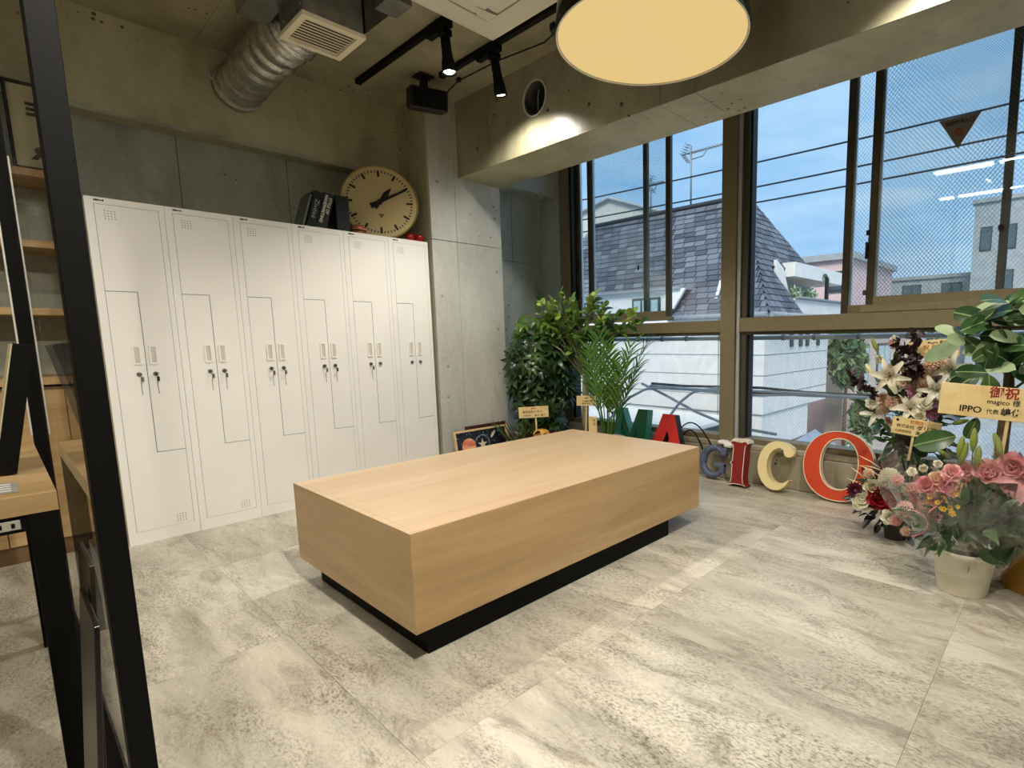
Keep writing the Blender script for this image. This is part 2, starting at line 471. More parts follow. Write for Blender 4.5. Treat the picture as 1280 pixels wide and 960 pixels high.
MT['handle_in'] = plain('handle_recess', lin(204, 201, 192), 0.5, 0, 0.03)
MT['steel'] = plain('brushed_steel', lin(150, 146, 138), 0.3, 0.9, 0.08, 60)
MT['black'] = plain('black_paint', lin(9, 9, 9), 0.6, 0, 0.1, spec=0.15)
MT['black_gloss'] = plain('black_gloss', lin(20, 19, 17), 0.16, 0, 0.1)
MT['black_soft'] = plain('black_plastic', lin(24, 24, 24), 0.6, 0, 0.1)
MT['ink'] = plain('printing_ink', lin(24, 20, 16), 0.7)
MT['ink_red'] = plain('red_printing_ink', lin(150, 34, 30), 0.7)
MT['ink_orange'] = plain('orange_printing_ink', lin(196, 84, 36), 0.7)
MT['ink_white'] = plain('white_printing_ink', lin(230, 226, 214), 0.6)
MT['ink_brown'] = plain('brown_printing_ink', lin(96, 74, 34), 0.7)
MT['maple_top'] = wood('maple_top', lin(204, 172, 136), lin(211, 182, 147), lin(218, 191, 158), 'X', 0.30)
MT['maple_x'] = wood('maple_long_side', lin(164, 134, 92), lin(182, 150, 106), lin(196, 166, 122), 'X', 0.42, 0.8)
MT['maple_y_lit'] = wood('maple_end_lit', lin(190, 160, 116), lin(206, 176, 132), lin(218, 190, 148), 'Y', 0.42, 0.8)  # end panels painted lighter in place of light falling on them
MT['ply'] = wood('shelf_wood', lin(150, 118, 72), lin(176, 144, 96), lin(194, 164, 116), 'X', 0.5)
MT['ply_dk'] = wood('shelf_wood_dark', lin(96, 72, 44), lin(116, 90, 58), lin(136, 108, 74), 'X', 0.55)
MT['plaque'] = wood('plaque_wood', lin(226, 196, 132), lin(238, 212, 152), lin(246, 226, 172), 'X', 0.55)
MT['clock_face'] = plain('clock_face_cream', lin(196, 178, 126), 0.5, 0, 0.03, 6)
MT['clock_rim'] = plain('clock_rim_brass', lin(150, 128, 78), 0.35, 0.4, 0.05)
MT['apple'] = plain('apple_red', lin(150, 22, 20), 0.22, 0, 0.25, 9)
MT['stem'] = plain('twig_brown', lin(88, 62, 36), 0.7, 0, 0.2)
MT['ac'] = plain('air_conditioner_white', lin(232, 228, 212), 0.45, 0, 0.015)
MT['galv'] = plain('galvanised_sheet', lin(132, 132, 126), 0.38, 0.55, 0.12, 18)
MT['register'] = plain('register_cream', lin(240, 232, 204), 0.45, 0, 0.02)
MT['led'] = emit('led_lens', (1.0, 0.93, 0.78, 1), 14.0)
MT['diffuser'] = emit('lamp_diffuser', (1.0, 0.72, 0.295, 1), 0.755)
MT['bar'] = emit('led_bar', (1.0, 0.94, 0.83, 1), P_BAR)
m, nt, out = newmat('aluminium_foil_duct')
_v = coords(nt); _n = noise(nt, _v, 26, 6, 0.7, 1.0)
shade(nt, out, ramp(nt, _n, [(0.3, lin(176, 174, 164)), (0.7, lin(232, 230, 220))]), 0.22, 0.85, _n, 0.35, 0.012)
MT['foil'] = m

# ================================================================== THE SETTING
X0, Y0 = -2.2, -1.7          # walls behind the camera
XW = 3.62                    # inner face of the window wall
YW = 4.215                   # locker wall
ZC = 2.845                   # ceiling

# ---- floor: square stone-look vinyl tiles
MT['grout'] = plain('tile_joint', lin(120, 112, 98), 0.7)
fl = B().box(X0, XW+0.2, Y0, YW+0.2, -0.12, -0.0035).build('floor', MT['grout'])
tag(fl, 'floor of large square stone-look tiles in mottled beige grey', 'floor', kind='structure')
xs = [X0] + [0.61+0.905*k for k in range(-3, 4) if 0.61+0.905*k < 3.56] + [3.56]
ys = [Y0] + [0.257+0.92*k for k in range(-2, 5)] + [YW]
g = 0.0004
tile_cache = {}
for i in range(len(xs)-1):
    for j in range(len(ys)-1):
        w, h = xs[i+1]-xs[i]-2*g, ys[j+1]-ys[j]-2*g
        turn = (i+j*3) % 4 == 0 and abs(w-h) < 0.05
        key = (round(w, 3), round(h, 3))
        if key not in tile_cache:
            tile_cache[key] = B().box(-w/2, w/2, -h/2, h/2, -0.0035, 0).mesh('tile', MT['tile'])
        put('tile', tile_cache[key], fl, Matrix.Translation(((xs[i]+xs[i+1])/2, (ys[j]+ys[j+1])/2, 0)))

# ---- ceiling slab with formwork panels
ce = B().box(X0, XW+0.2, Y0, YW+0.2, ZC+0.004, ZC+0.2).build('ceiling', MT['joint'])
tag(ce, 'bare concrete ceiling slab with formwork panel marks', 'ceiling', kind='structure')
cx_ = [X0] + [1.0+0.9*k for k in range(-3, 3)] + [XW+0.2]
cy_ = [Y0, 0.65, 2.45, YW+0.2]
for i in range(len(cx_)-1):
    for j in range(len(cy_)-1):
        B().box(cx_[i]+0.001, cx_[i+1]-0.001, cy_[j]+0.001, cy_[j+1]-0.001, ZC, ZC+0.004).build('panel', MT['conc_ceil'], ce)

# ---- locker wall (left in the picture) and the beam above it
wl = B().box(X0, 2.30, YW+0.01, YW+0.2, 0, ZC).build('wall_left', MT['joint'])
tag(wl, 'grey concrete wall behind the white lockers with vertical panel joints', 'wall', kind='structure')
px = [X0] + [0.885+0.612*k for k in range(-5, 3) if 0.885+0.612*k < 2.28] + [2.30]
for i in range(len(px)-1):
    for z0, z1 in ((0, 0.9), (0.9, 1.80), (1.80, 2.45)):
        B().box(px[i]+0.002, px[i+1]-0.002, YW, YW+0.012, z0+0.001, z1-0.001).build('panel', MT['conc_wall'], wl)
lb = thing('concrete_beam', 'rough concrete beam along the ceiling above the lockers, pierced by foil duct', 'beam', (0, YW, ZC), kind='structure')
def beam_hole(b, x0, x1, ya, yb, z0, z1, hx, hz, r, n=40, axis='y', back=True):
    """box with a round hole through its front face; axis y: front at ya; axis x: swap roles"""
    P = (lambda x, y, z: (x, y, z)) if axis == 'y' else (lambda x, y, z: (y, x, z))
    h = r*1.25
    sq = []
    for i in range(n):
        a = 2*PI*i/n; c, s_ = math.cos(a), math.sin(a); k = h/max(abs(c), abs(s_))
        sq.append((hx+c*k, hz+s_*k))
    ci = [(hx+r*math.cos(2*PI*i/n), hz+r*math.sin(2*PI*i/n)) for i in range(n)]
    for i in range(n):
        j = (i+1) % n
        b.quad([P(sq[i][0], ya, sq[i][1]), P(sq[j][0], ya, sq[j][1]), P(ci[j][0], ya, ci[j][1]), P(ci[i][0], ya, ci[i][1])])
        b.quad([P(ci[i][0], ya, ci[i][1]), P(ci[j][0], ya, ci[j][1]), P(ci[j][0], yb, ci[j][1]), P(ci[i][0], yb, ci[i][1])])
    for a0, a1, b0, b1 in ((x0, hx-h, z0, z1), (hx+h, x1, z0, z1), (hx-h, hx+h, z0, hz-h), (hx-h, hx+h, hz+h, z1)):
        b.quad([P(a0, ya, b0), P(a1, ya, b0), P(a1, ya, b1), P(a0, ya, b1)])
    b.quad([P(x0, ya, z0), P(x1, ya, z0), P(x1, yb, z0), P(x0, yb, z0)])
    b.quad([P(x0, ya, z1), P(x1, ya, z1), P(x1, yb, z1), P(x0, yb, z1)])
    b.quad([P(x0, ya, z0), P(x0, yb, z0), P(x0, yb, z1), P(x0, ya, z1)])
    b.quad([P(x1, ya, z0), P(x1, yb, z0), P(x1, yb, z1), P(x1, ya, z1)])
    if back: b.quad([P(x0, yb, z0), P(x1, yb, z0), P(x1, yb, z1), P(x0, yb, z1)])
BZ = 2.318
b = B(); beam_hole(b, X0, 2.30, 4.095, YW+0.15, BZ, ZC, 1.205, 2.648, 0.128)
b.build('beam_body', MT['conc_beam'], lb)
# flaked render along the lower edge
b = B()
random.seed(3)
for k in range(26):
    x = -0.2+k*0.09
    b.box(x, x+0.09, 4.0935, 4.096, BZ, BZ+0.012+0.022*random.random(), bev=0.0008)
b.build('edge_chipping', MT['conc_wall'], lb)

# ---- column at the corner
CX0, CX1, CY0 = 2.27, 2.92, 3.68
co = B().box(CX0+0.008, CX1-0.008, CY0+0.008, YW+0.2, 0, ZC).build('concrete_column', MT['joint'])
tag(co, 'square grey concrete column beside the lockers with panel joints and tie holes', 'column', kind='structure')
for x0, x1 in ((CX0, 2.487), (2.490, CX1)):
    for z0, z1 in ((0, 1.815), (1.819, ZC)):
        B().box(x0, x1, CY0, CY0+0.03, z0, z1, bev=0.0012).build('panel', MT['conc_col'], co)
for y0, y1 in ((CY0+0.0305, 3.95), (3.953, YW)):
    B().box(CX0, CX0+0.02, y0, y1, 0, ZC, bev=0.001).build('panel', MT['conc_beam'], co)
B().box(CX1-0.02, CX1, CY0+0.0305, YW, 0, ZC).build('panel', MT['conc_col'], co)
def tie_hole(p, axis, parent, r=0.011, mat='tiehole'):
    d = Vector(axis)*0.0012; p = Vector(p)
    b = B(); M = basis(p, axis, (0, 0, 1) if abs(Vector(axis).z) < 0.5 else (1, 0, 0))
    n = 16
    pts = lambda q: [(q*math.cos(2*PI*i/n), q*math.sin(2*PI*i/n)) for i in range(n)]
    R = M @ Matrix(((0, 0, 1, 0), (1, 0, 0, 0), (0, 1, 0, 0), (0, 0, 0, 1)))
    b.prism(pts(r), 0.0012, R, h0=-0.002); b.build('tie_hole', MT[mat], parent)
for x, z in ((2.85, 2.14), (2.86, 2.05), (2.86, 1.62), (2.33, 1.40), (2.35, 0.86), (2.85, 1.15), (2.845, 0.78), (2.34, 0.62), (2.34, 2.24)):
    tie_hole((x, CY0, z), (0, -1, 0), co, 0.0125, 'conc_wall')

# ---- recess beyond the column
wr = B().box(CX1-0.01, XW+0.3, 3.97, 4.3, 0, ZC).build('wall_recess', MT['joint'])
tag(wr, 'shaded concrete wall in the recess behind the plants', 'wall', kind='structure')
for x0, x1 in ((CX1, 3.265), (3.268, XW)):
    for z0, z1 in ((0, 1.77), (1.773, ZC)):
        B().box(x0, x1, 3.96, 3.972, z0, z1, bev=0.001).build('panel', MT['conc_daylit'], wr)
rb = B().box(CX1, XW, 3.77, 3.96, 2.37, ZC, bev=0.002).build('concrete_beam', MT['conc_daylit'])
tag(rb, 'short concrete beam in the recess next to the window', 'beam', kind='structure')

# ---- beam along the windows (sealed, slightly glossy), with a round pipe opening
HY, HZ, HR = 2.783, 2.622, 0.116
b = B(); beam_hole(b, Y0, CY0, 2.531, 2.924, 2.306, ZC, HY, HZ, HR, axis='x')
wb = b.build('concrete_beam', MT['joint'])
tag(wb, 'long sealed concrete beam over the windows with round pipe opening', 'beam', kind='structure')
for y0, y1 in ((Y0, 1.565), (1.568, 1.785)):
    B().box(2.525, 2.531, y0, y1, 2.30, ZC).build('panel', MT['conc_gloss'], wb)
    B().box(2.531, 2.93, y0, y1, 2.30, 2.306).build('panel', MT['conc_beam'], wb)
b = B(); beam_hole(b, 1.788, CY0, 2.525, 2.5308, 2.30, ZC, HY, HZ, HR, axis='x', back=False); b.build('panel', MT['conc_gloss'], wb)
B().box(2.531, 2.93, 1.788, CY0, 2.30, 2.306).build('panel', MT['conc_beam'], wb)
ps = thing('pipe_opening', 'round steel pipe opening set in the concrete beam over the windows', 'pipe', (2.525, HY, HZ))
b = B(); M = basis((2.525, HY, HZ), (1, 0, 0), (0, 0, 1)) @ Matrix(((0, 0, 1, 0), (1, 0, 0, 0), (0, 1, 0, 0), (0, 0, 0, 1)))
circ = lambda r, n=40: [(r*math.cos(2*PI*i/n), r*math.sin(2*PI*i/n)) for i in range(n)]
b.ring(circ(HR-0.001), circ(HR-0.012), 0.0058, M, h0=-0.003); b.build('rim', MT['conc_col'], ps)
b = B(); b.lathe([(HR-0.002, 0.0062), (HR-0.002, 0.39), (HR-0.006, 0.39), (HR-0.006, 0.0062)], 40, M)
b.build('sleeve', MT['galv'], ps)
b = B(); b.lathe([(HR-0.007, 0.22), (0.06, 0.20), (0.02, 0.19)], 40, M, cap1=True)
b.build('damper_plate', MT['galv'], ps)
b = B(); b.tube([M @ Vector((0.004+0.03*math.cos(a), 0.085*math.sin(a), 0.06)) for a in [(-1.2+2.4*i/12) for i in range(13)]], 0.003, 6); b.build('wire_clip', MT['silver'], ps)
for y, z in ((3.42, 2.46), (2.66, 2.515), (2.30, 2.45), (2.05, 2.38), (1.62, 2.42), (0.75, 2.45)):
    tie_hole((2.525, y, z), (-1, 0, 0), wb, 0.012)

# ---- upstand under the windows and window wall pieces
up = thing('wall_upstand', 'low concrete upstand below the windows behind the letters', 'wall', (3.6, 1.2, 0), kind='structure')
B().box(3.56, 3.86, Y0, 3.96, 0, 0.235, bev=0.004).build('lower_course', MT['conc_up'], up)
B().box(3.575, 3.86, Y0, 3.96, 0.235, 0.275, bev=0.006).build('ledge', MT['conc_up'], up)
ww = thing('wall_window', 'concrete reveal at the end of the window wall', 'wall', (3.7, 3.9, 0), kind='structure')
B().box(XW, 3.86, 3.70, 3.97, 0.27, ZC).build('reveal', MT['conc_daylit'], ww)
B().box(XW, 3.86, Y0, -0.75, 0.27, ZC).build('reveal', MT['plaster'], ww)
wk = B().box(X0-0.15, X0, Y0-0.15, YW+0.2, 0, ZC).build('wall_back', MT['plaster'])
tag(wk, 'white plastered wall across the room from the windows', 'wall', kind='structure')
wq = B().box(X0, XW+0.2, Y0-0.15, Y0, 0, ZC).build('wall_right', MT['plaster'])
tag(wq, 'white plastered wall facing the lockers', 'wall', kind='structure')

# ---- windows
FX0, FX1 = 3.62, 3.74
def pane(y0, y1, z0, z1, x, mat, parent):
    w, h = (y1-y0)/2, (z1-z0)/2
    me = B().box(-0.003, 0.003, -w, w, -h, h).mesh('pane', MT[mat])
    return put('pane', me, parent, Matrix.Translation((x, (y0+y1)/2, (z0+z1)/2)))
def sash(parent, y0, y1, z0, z1, x, mat, st=0.042, tk=0.034, dark=True):
    s_ = thing('sash', None, None, (x, (y0+y1)/2, z0))
    s_.parent = parent; s_.matrix_basis = MW[parent].inverted() @ MW[s_]
    md = MT['bronze_shade'] if dark else MT['bronze']
    for a0, a1 in ((y0, y0+st), (y1-st, y1)):
        B().box(x-tk/2, x+tk/2, a0, a1, z0, z1, bev=0.002).build('stile', md, s_)
    B().box(x-0.002, x+tk/2+0.004, y1-st-0.014, y1-st, z0+0.05, z1-0.05).build('glazing_bead', MT['silver'], s_)
    for b0, b1 in ((z0, z0+0.05), (z1-0.05, z1)):
        B().box(x-tk/2, x+tk/2, y0+st, y1-st, b0, b1, bev=0.002).build('rail', MT['bronze'], s_)
    pane(y0+st, y1-st, z0+0.05, z1-0.05, x, mat, s_)
    return s_
w1 = thing('window_1', 'bronze framed sliding window between the recess and the thick mullion', 'window', (3.68, 2.8, 0.27), kind='structure')
w2 = thing('window_2', 'bronze framed sliding window with a triangular sticker on its wired glass', 'window', (3.68, 0.6, 0.27), kind='structure')
ZT0, ZT1, ZH = 1.09, 1.19, 2.80
# thick mullion between the bays
mu = B()
mu.box(3.585, 3.74, 1.875, 1.995, 0.275, ZC, bev=0.003).build('mullion', MT['bronze'], w1)
B().box(3.60, 3.70, 1.845, 1.873, 0.275, ZC).build('jamb_cover', MT['silver'], w1)
# bay 1
B().box(3.615, 3.74, 3.575, 3.695, 0.275, ZC, bev=0.002).build('jamb', MT['bronze'], w1)
B().box(3.63, 3.70, 3.545, 3.575, 0.275, ZC).build('gasket', MT['gasket'], w1)
B().box(3.60, 3.74, 1.997, 3.573, ZT0, ZT1-0.012, bev=0.003).build('transom', MT['bronze'], w1)
B().box(3.612, 3.74, 1.997, 3.573, ZT0-0.022, ZT0, bev=0.002).build('transom_lip', MT['bronze_shade'], w1)
B().box(3.612, 3.735, 1.997, 3.573, 0.275, 0.315, bev=0.003).build('bottom_rail', MT['bronze'], w1)
B().box(3.60, 3.74, 1.997, 3.573, ZH, ZC).build('head', MT['bronze_shade'], w1)
pane(1.997, 3.545, 0.315, ZT0-0.022, 3.70, 'wire_glass2', w1)
sash(w1, 2.475, 3.36, ZT1+0.035, ZH, 3.655, 'wire_glass', 0.045)
sash(w1, 2.735, 3.55, ZT1+0.03, ZH, 3.70, 'glass', 0.04)
B().box(3.60, 3.645, 2.44, 3.50, ZT1+0.006, ZT1+0.034, bev=0.003).build('sliding_track', MT['bronze'], w1)
pane(1.997, 2.74, ZT1, ZH, 3.715, 'glass', w1)
B().cyl((3.634, 2.79, 1.62), (3.634, 2.79, 1.66), 0.007, n=8).build('latch', MT['black_soft'], w1)
# bay 2
YR = -0.74
B().box(3.615, 3.74, 1.80, 1.845, 0.275, ZC, bev=0.002).build('jamb', MT['bronze_shade'], w2)
B().box(3.64, 3.70, 1.786, 1.80, 0.275, ZC).build('gasket', MT['gasket'], w2)
B().box(3.585, 3.74, YR, 1.842, ZT0, ZT1, bev=0.003).build('transom', MT['bronze'], w2)
B().box(3.612, 3.74, YR, 1.80, ZT0-0.022, ZT0, bev=0.002).build('transom_lip', MT['bronze_shade'], w2)
B().box(3.612, 3.735, YR, 1.80, 0.275, 0.315, bev=0.003).build('bottom_rail', MT['bronze'], w2)
B().box(3.60, 3.74, YR, 1.84, ZH, ZC).build('head', MT['bronze_shade'], w2)
pane(YR, 1.786, 0.315, ZT0-0.022, 3.70, 'wire_glass2', w2)
pane(1.13, 1.786, ZT1, ZH, 3.715, 'glass', w2)
sash(w2, 0.318, 1.172, ZT1+0.005, ZH, 3.695, 'wire_glass', 0.042)
sash(w2, 0.08, 1.01, ZT1+0.05, ZH, 3.65, 'wire_glass', 0.042)
sash(w2, -0.74, 0.12, ZT1+0.005, ZH, 3.695, 'wire_glass', 0.042)
B().box(3.597, 3.64, -0.60, 1.03, ZT1+0.002, ZT1+0.05, bev=0.004).build('sliding_track', MT['bronze'], w2)
lt = B()
lt.box(3.612, 3.632, 1.006, 1.020, 1.52, 1.62, bev=0.003)
lt.cyl((3.622, 1.012, 1.66), (3.622, 1.012, 1.69), 0.008, n=8)
lt.build('latch', MT['black_soft'], w2)
B().box(3.612, 3.63, 0.335, 0.36, 1.60, 1.625, bev=0.002).build('latch', MT['black_soft'], w2)
B().box(3.612, 3.632, 1.004, 1.024, 1.30, 1.33, bev=0.003).build('sash_stop', MT['bronze_shade'], w2)

# rescue-entry sticker on the pane
A_, B_, C_ = (at_x(*p, 3.645) for p in ((1174, 152), (1227, 139), (1197, 186)))
stk = thing('window_sticker', 'downward pointing triangular sticker on the wired window glass', 'sticker', C_)
MT['sticker'] = plain('sticker_back_grey', lin(120, 112, 104), 0.7)
b = B(); Mst = frame((3.6455, (A_.y+B_.y)/2, A_.z), (0, -1, 0), (0, 0, 1))
hw = abs(A_.y-B_.y)/2; hh = A_.z-C_.z
b.prism([(-hw, 0), (0, -hh), (hw, 0)], 0.0012, Mst); b.build('sheet', MT['sticker'], stk)
text('lettering', '消防隊進入口', hw*0.24, MT['ink'], stk, Mst @ Matrix.Translation((0.0, -hh*0.17, 0.0014)), bold=0.0006)
b = B()
for k in range(8):
    a = k*PI/4
    b.prism([(0.004*math.cos(a), 0.004*math.sin(a)), (0.018*math.cos(a-0.28), 0.018*math.sin(a-0.28)), (0.022*math.cos(a), 0.022*math.sin(a)), (0.018*math.cos(a+0.28), 0.018*math.sin(a+0.28))], 0.0003, Mst @ Matrix.Translation((0, -hh*0.47, 0.0013)))
b.build('emblem', MT['ink_red'], stk)

# ---- glass partition on the left
pt = thing('wall_partition', 'black steel framed glass partition standing beside the desk', 'partition', (0.10, 1.1, 0), kind='structure')
PXa, PXb = 0.0797, 0.1124
B().box(PXa, PXb, 1.10, 1.14, 0, ZC, bev=0.001).build('post', MT['black'], pt)
B().box(0.078, 0.114, 2.98, 3.03, 0, ZC, bev=0.001).build('post', MT['black'], pt)
B().box(0.0725, 0.0778, 2.985, 3.025, 0.72, 1.75, bev=0.0005).build('edge_strip', MT['plastic_w'], pt, label='thin white strip on the edge of the black post')
B().box(PXa+0.002, PXb-0.002, 1.141, 2.979, 0, 0.03).build('bottom_channel', MT['black'], pt)
B().box(PXa+0.002, PXb-0.002, 1.141, 2.979, ZC-0.04, ZC).build('top_channel', MT['black'], pt)
me = B().box(-0.004, 0.004, -0.918, 0.918, -1.38, 1.38).mesh('pane', MT['glass_part'])
put('pane', me, pt, Matrix.Translation((0.1026, 2.06, 1.415)))

# ================================================================== CEILING FITTINGS AND LAMPS
def spot_light(name, loc, target, power, angle, blend, radius, col, parent):
    l = bpy.data.lights.new(name, 'SPOT')
    l.energy = power; l.spot_size = math.radians(angle); l.spot_blend = blend; l.shadow_soft_size = radius; l.color = col
    o = bpy.data.objects.new(name, l); COL.objects.link(o)
    d = Vector(target)-Vector(loc)
    m = Matrix.Translation(Vector(loc)) @ d.to_track_quat('-Z', 'Y').to_matrix().to_4x4()
    o.parent = parent; o.matrix_basis = MW[parent].inverted() @ m
    return o
WARM = (1.0, 0.93, 0.81)
def track(x, ya, yb, label):
    t = thing('light_track', label, 'track', (x, yb, ZC))
    B().box(x-0.018, x+0.018, ya, yb, ZC-0.032, ZC, bev=0.002).build('rail', MT['black'], t)
    B().box(x-0.02, x+0.02, yb, yb+0.012, ZC-0.034, ZC, bev=0.002).build('end_cap', MT['black'], t)
    return t
track(1.865, 2.68, 3.83, 'black ceiling light track that ends near the beam above the lockers')
track(2.205, -1.4, 3.34, 'black ceiling light track that runs past the air conditioner and ends by the speaker')
track(0.55, -1.4, 1.15, 'black ceiling light track near the glass partition')
track(-0.40, -1.4, 3.0, 'black ceiling light track over the desk side of the partition')
def spot(x, y, aim, label, power=None, angle=95, blend=0.6):
    t = thing('track_spotlight', label, 'spotlight', (x, y, ZC-0.032), group='track spotlights')
    B().box(x-0.02, x+0.02, y-0.055, y+0.16, ZC-0.068, ZC-0.0325, bev=0.003).build('adapter', MT['black'], t)
    B().box(x-0.03, x+0.03, y-0.032, y+0.03, ZC-0.105, ZC-0.0685, bev=0.006).build('joint', MT['black'], t)
    top = Vector((x, y, ZC-0.095)); d = (Vector(aim)-top).normalized()
    b = B(); M = basis(top, d, (0, 1, 0.1)) @ Matrix(((0, 0, 1, 0), (1, 0, 0, 0), (0, 1, 0, 0), (0, 0, 0, 1)))
    b.lathe([(0.001, 0), (0.026, 0.0), (0.028, 0.07), (0.0255, 0.074), (0.0255, 0.08), (0.028, 0.084), (0.030, 0.12), (0.036, 0.15), (0.040, 0.205), (0.037, 0.205), (0.034, 0.192)], 24, M)
    b.build('barrel', MT['black'], t)
    b = B(); b.lathe([(0.034, 0.19), (0.025, 0.199), (0.0005, 0.202)], 24, M); b.build('lens', MT['led'], t)
    spot_light('spot_bulb', top+d*0.225, aim, P_SPOT if power is None else power, angle, blend, 0.03, WARM, t)
    return t
spot(1.865, 2.78, (1.93, 2.5, 0.0), 'black spotlight on the track between vent box and air conditioner', 68, 130, 0.6)
spot(2.205, 2.78, (2.84, 2.84, 0.0), 'black spotlight on the track nearest the pipe opening, lighting the beam', 40, 145, 0.7)
spot(2.205, 0.55, (2.72, 0.45, 0.2), 'black spotlight on the long track above the flowers', 85, 105, 0.9)
spot(2.205, -0.5, (2.3, 0.2, 0.0), 'black spotlight at the rear of the long track', 6, 115)
spot(0.55, 0.72, (1.0, 1.6, 0.0), 'black spotlight on the track near the partition, aimed at the table', 22, 122, 0.8)
spot(0.55, 0.36, (0.2, 1.7, 0.0), 'black spotlight on the track near the partition, aimed at the lockers', 215, 128, 0.9)
spot(0.55, -0.6, (2.85, 0.45, 0.35), 'black spotlight added out of view on the partition track to brighten the flowers', 110, 52, 0.8)  # unseen lamp, added to light the flowers from the front
spot(-0.40, 0.66, (-0.5, 2.0, 0.3), 'black spotlight over the desk side, aimed at the desk', 40, 80, 0.8)
spot(-0.40, 2.2, (-0.5, 3.3, 0.6), 'black spotlight over the desk side, aimed at the shelves', 40)
def led_bar(x, y0, y1, label):
    t = thing('linear_lamp', label, 'lamp', (x, (y0+y1)/2, ZC), group='linear ceiling lamps')
    B().box(x-0.035, x+0.035, y0, y1, ZC-0.05, ZC, bev=0.004).build('housing', MT['plastic_w'], t)
    B().box(x-0.028, x+0.028, y0+0.02, y1-0.02, ZC-0.056, ZC-0.0505).build('diffuser', MT['bar'], t)
led_bar(0.30, 0.15, 1.35, 'white linear ceiling lamp above the open floor')
led_bar(-1.05, 0.3, 1.5, 'white linear ceiling lamp above the desk area')

# pendant
PC = Vector((1.905, 1.388, 2.25)); PR = 0.388
pd = thing('pendant_lamp', 'huge black drum pendant lamp with a glowing cream diffuser', 'lamp', (PC.x, PC.y, PC.z))
M = Matrix.Translation(PC)
b = B(); b.lathe([(PR, 0), (PR+0.004, 0.004), (PR-0.012, 0.15), (PR-0.03, 0.36), (PR-0.07, 0.40), (0.05, 0.42)], 64, M); b.build('shade', MT['black_gloss'], pd)
b = B(); b.lathe([(PR-0.0005, 0.0), (PR-0.006, -0.002), (PR-0.008, 0.004)], 64, M); b.build('rim', MT['ac'], pd)
b = B(); b.lathe([(0.0005, 0.014), (0.15, 0.0125), (0.3, 0.009), (PR-0.009, 0.005)], 64, M); b.build('diffuser', MT['diffuser'], pd)
b = B(); b.cyl(PC+Vector((0, 0, 0.41)), (PC.x, PC.y, ZC-0.02), 0.006, n=8); b.build('cord', MT['black'], pd)
b = B(); b.cyl((PC.x, PC.y, ZC-0.03), (PC.x, PC.y, ZC), 0.06, n=24); b.build('ceiling_rose', MT['black'], pd)
# ceiling cassette air conditioner
ZA = 2.755
c0 = at_z(616, 51, ZA); AX1, AY1 = c0.x, c0.y; AW = 0.95
AX0, AY0 = AX1-AW, AY1-AW
ac = thing('air_conditioner', 'square white ceiling cassette air conditioner with central grille', 'air conditioner', ((AX0+AX1)/2, (AY0+AY1)/2, ZC))
B().box(AX0+0.05, AX1-0.05, AY0+0.05, AY1-0.05, ZA+0.03, ZC).build('body', MT['galv'], ac)
acx, acy = (AX0+AX1)/2, (AY0+AY1)/2
def sqr(h): return [(acx-h, acy-h), (acx+h, acy-h), (acx+h, acy+h), (acx-h, acy+h)]
MI = Matrix.Translation((0, 0, 0))
b = B(); b.ring(sqr(AW/2), sqr(AW/2-0.13), ZA+0.03, None, h0=ZA); b.build('panel_frame', MT['ac'], ac)
b = B(); b.ring(sqr(AW/2-0.13), sqr(AW/2-0.205), ZA+0.03, None, h0=ZA+0.016); b.build('outlet_recess', MT['black_soft'], ac)
for k in range(4):
    a = k*PI/2; Rk = Matrix.Translation((acx, acy, ZA)) @ Matrix.Rotation(a, 4, 'Z')
    b = B(); q = AW/2-0.135; e = 0.255
    b.grid(lambda u, v: Rk @ Vector((q-0.072*v, -e+2*e*u, 0.003+0.016*(v-0.4)**2)), 8, 4); b.build('louvre', MT['ac'], ac)
    b = B(); b.prism([(q+0.002, e+0.012), (q+0.002, q+0.002), (e+0.012, q+0.002), (e-0.03, e+0.03)], 0.015, Rk, h0=0.0005); b.build('corner_pad', MT['ac'], ac)
b = B(); b.ring(sqr(0.265), sqr(0.135), ZA+0.03, None, h0=ZA-0.004); b.build('centre_panel', MT['ac'], ac)
B().box(acx-0.135, acx+0.135, acy-0.135, acy+0.135, ZA+0.012, ZA+0.02).build('grille_back', MT['black_soft'], ac)
sl_me = B().box(-0.006, 0.006, -0.135, 0.135, -0.004, 0.009).mesh('slat', MT['ac'])
for k in range(11): put('slat', sl_me, ac, Matrix.Translation((acx-0.125+0.025*k, acy, ZA)))

# vent box with register, flexible foil duct
ZG = 2.58
gx0, gx1, gy0, gy1 = 1.13, 1.432, 2.828, 3.138
vb = thing('vent_box', 'galvanised steel ceiling vent box with a cream slatted register', 'vent', ((gx0+gx1)/2, (gy0+gy1)/2, ZC))
B().box(gx0+0.008, gx1-0.008, gy0+0.008, gy1-0.008, ZG+0.02, ZC, bev=0.001).build('neck', MT['galv'], vb)
b = B(); b.ring([(gx0, gy0), (gx1, gy0), (gx1, gy1), (gx0, gy1)], [(gx0+0.03, gy0+0.03), (gx1-0.03, gy0+0.03), (gx1-0.03, gy1-0.03), (gx0+0.03, gy1-0.03)], ZG+0.02, None, h0=ZG); b.build('register_frame', MT['register'], vb)
B().box(gx0+0.03, gx1-0.03, gy0+0.03, gy1-0.03, ZG+0.0195, ZG+0.0199).build('register_back', MT['black_soft'], vb)
sm = B().box(-(gx1-gx0)/2+0.031, (gx1-gx0)/2-0.031, -0.0112, 0.0112, -0.0012, 0.0012).mesh('slat', MT['register'])
for k in range(9):
    put('slat', sm, vb, Matrix.Translation(((gx0+gx1)/2, gy0+0.046+0.0273*k, ZG+0.008)) @ Matrix.Rotation(math.radians(16), 4, 'X'))
b = B(); z0, z1 = 2.70, ZC   # sloping plenum wedge beside the neck
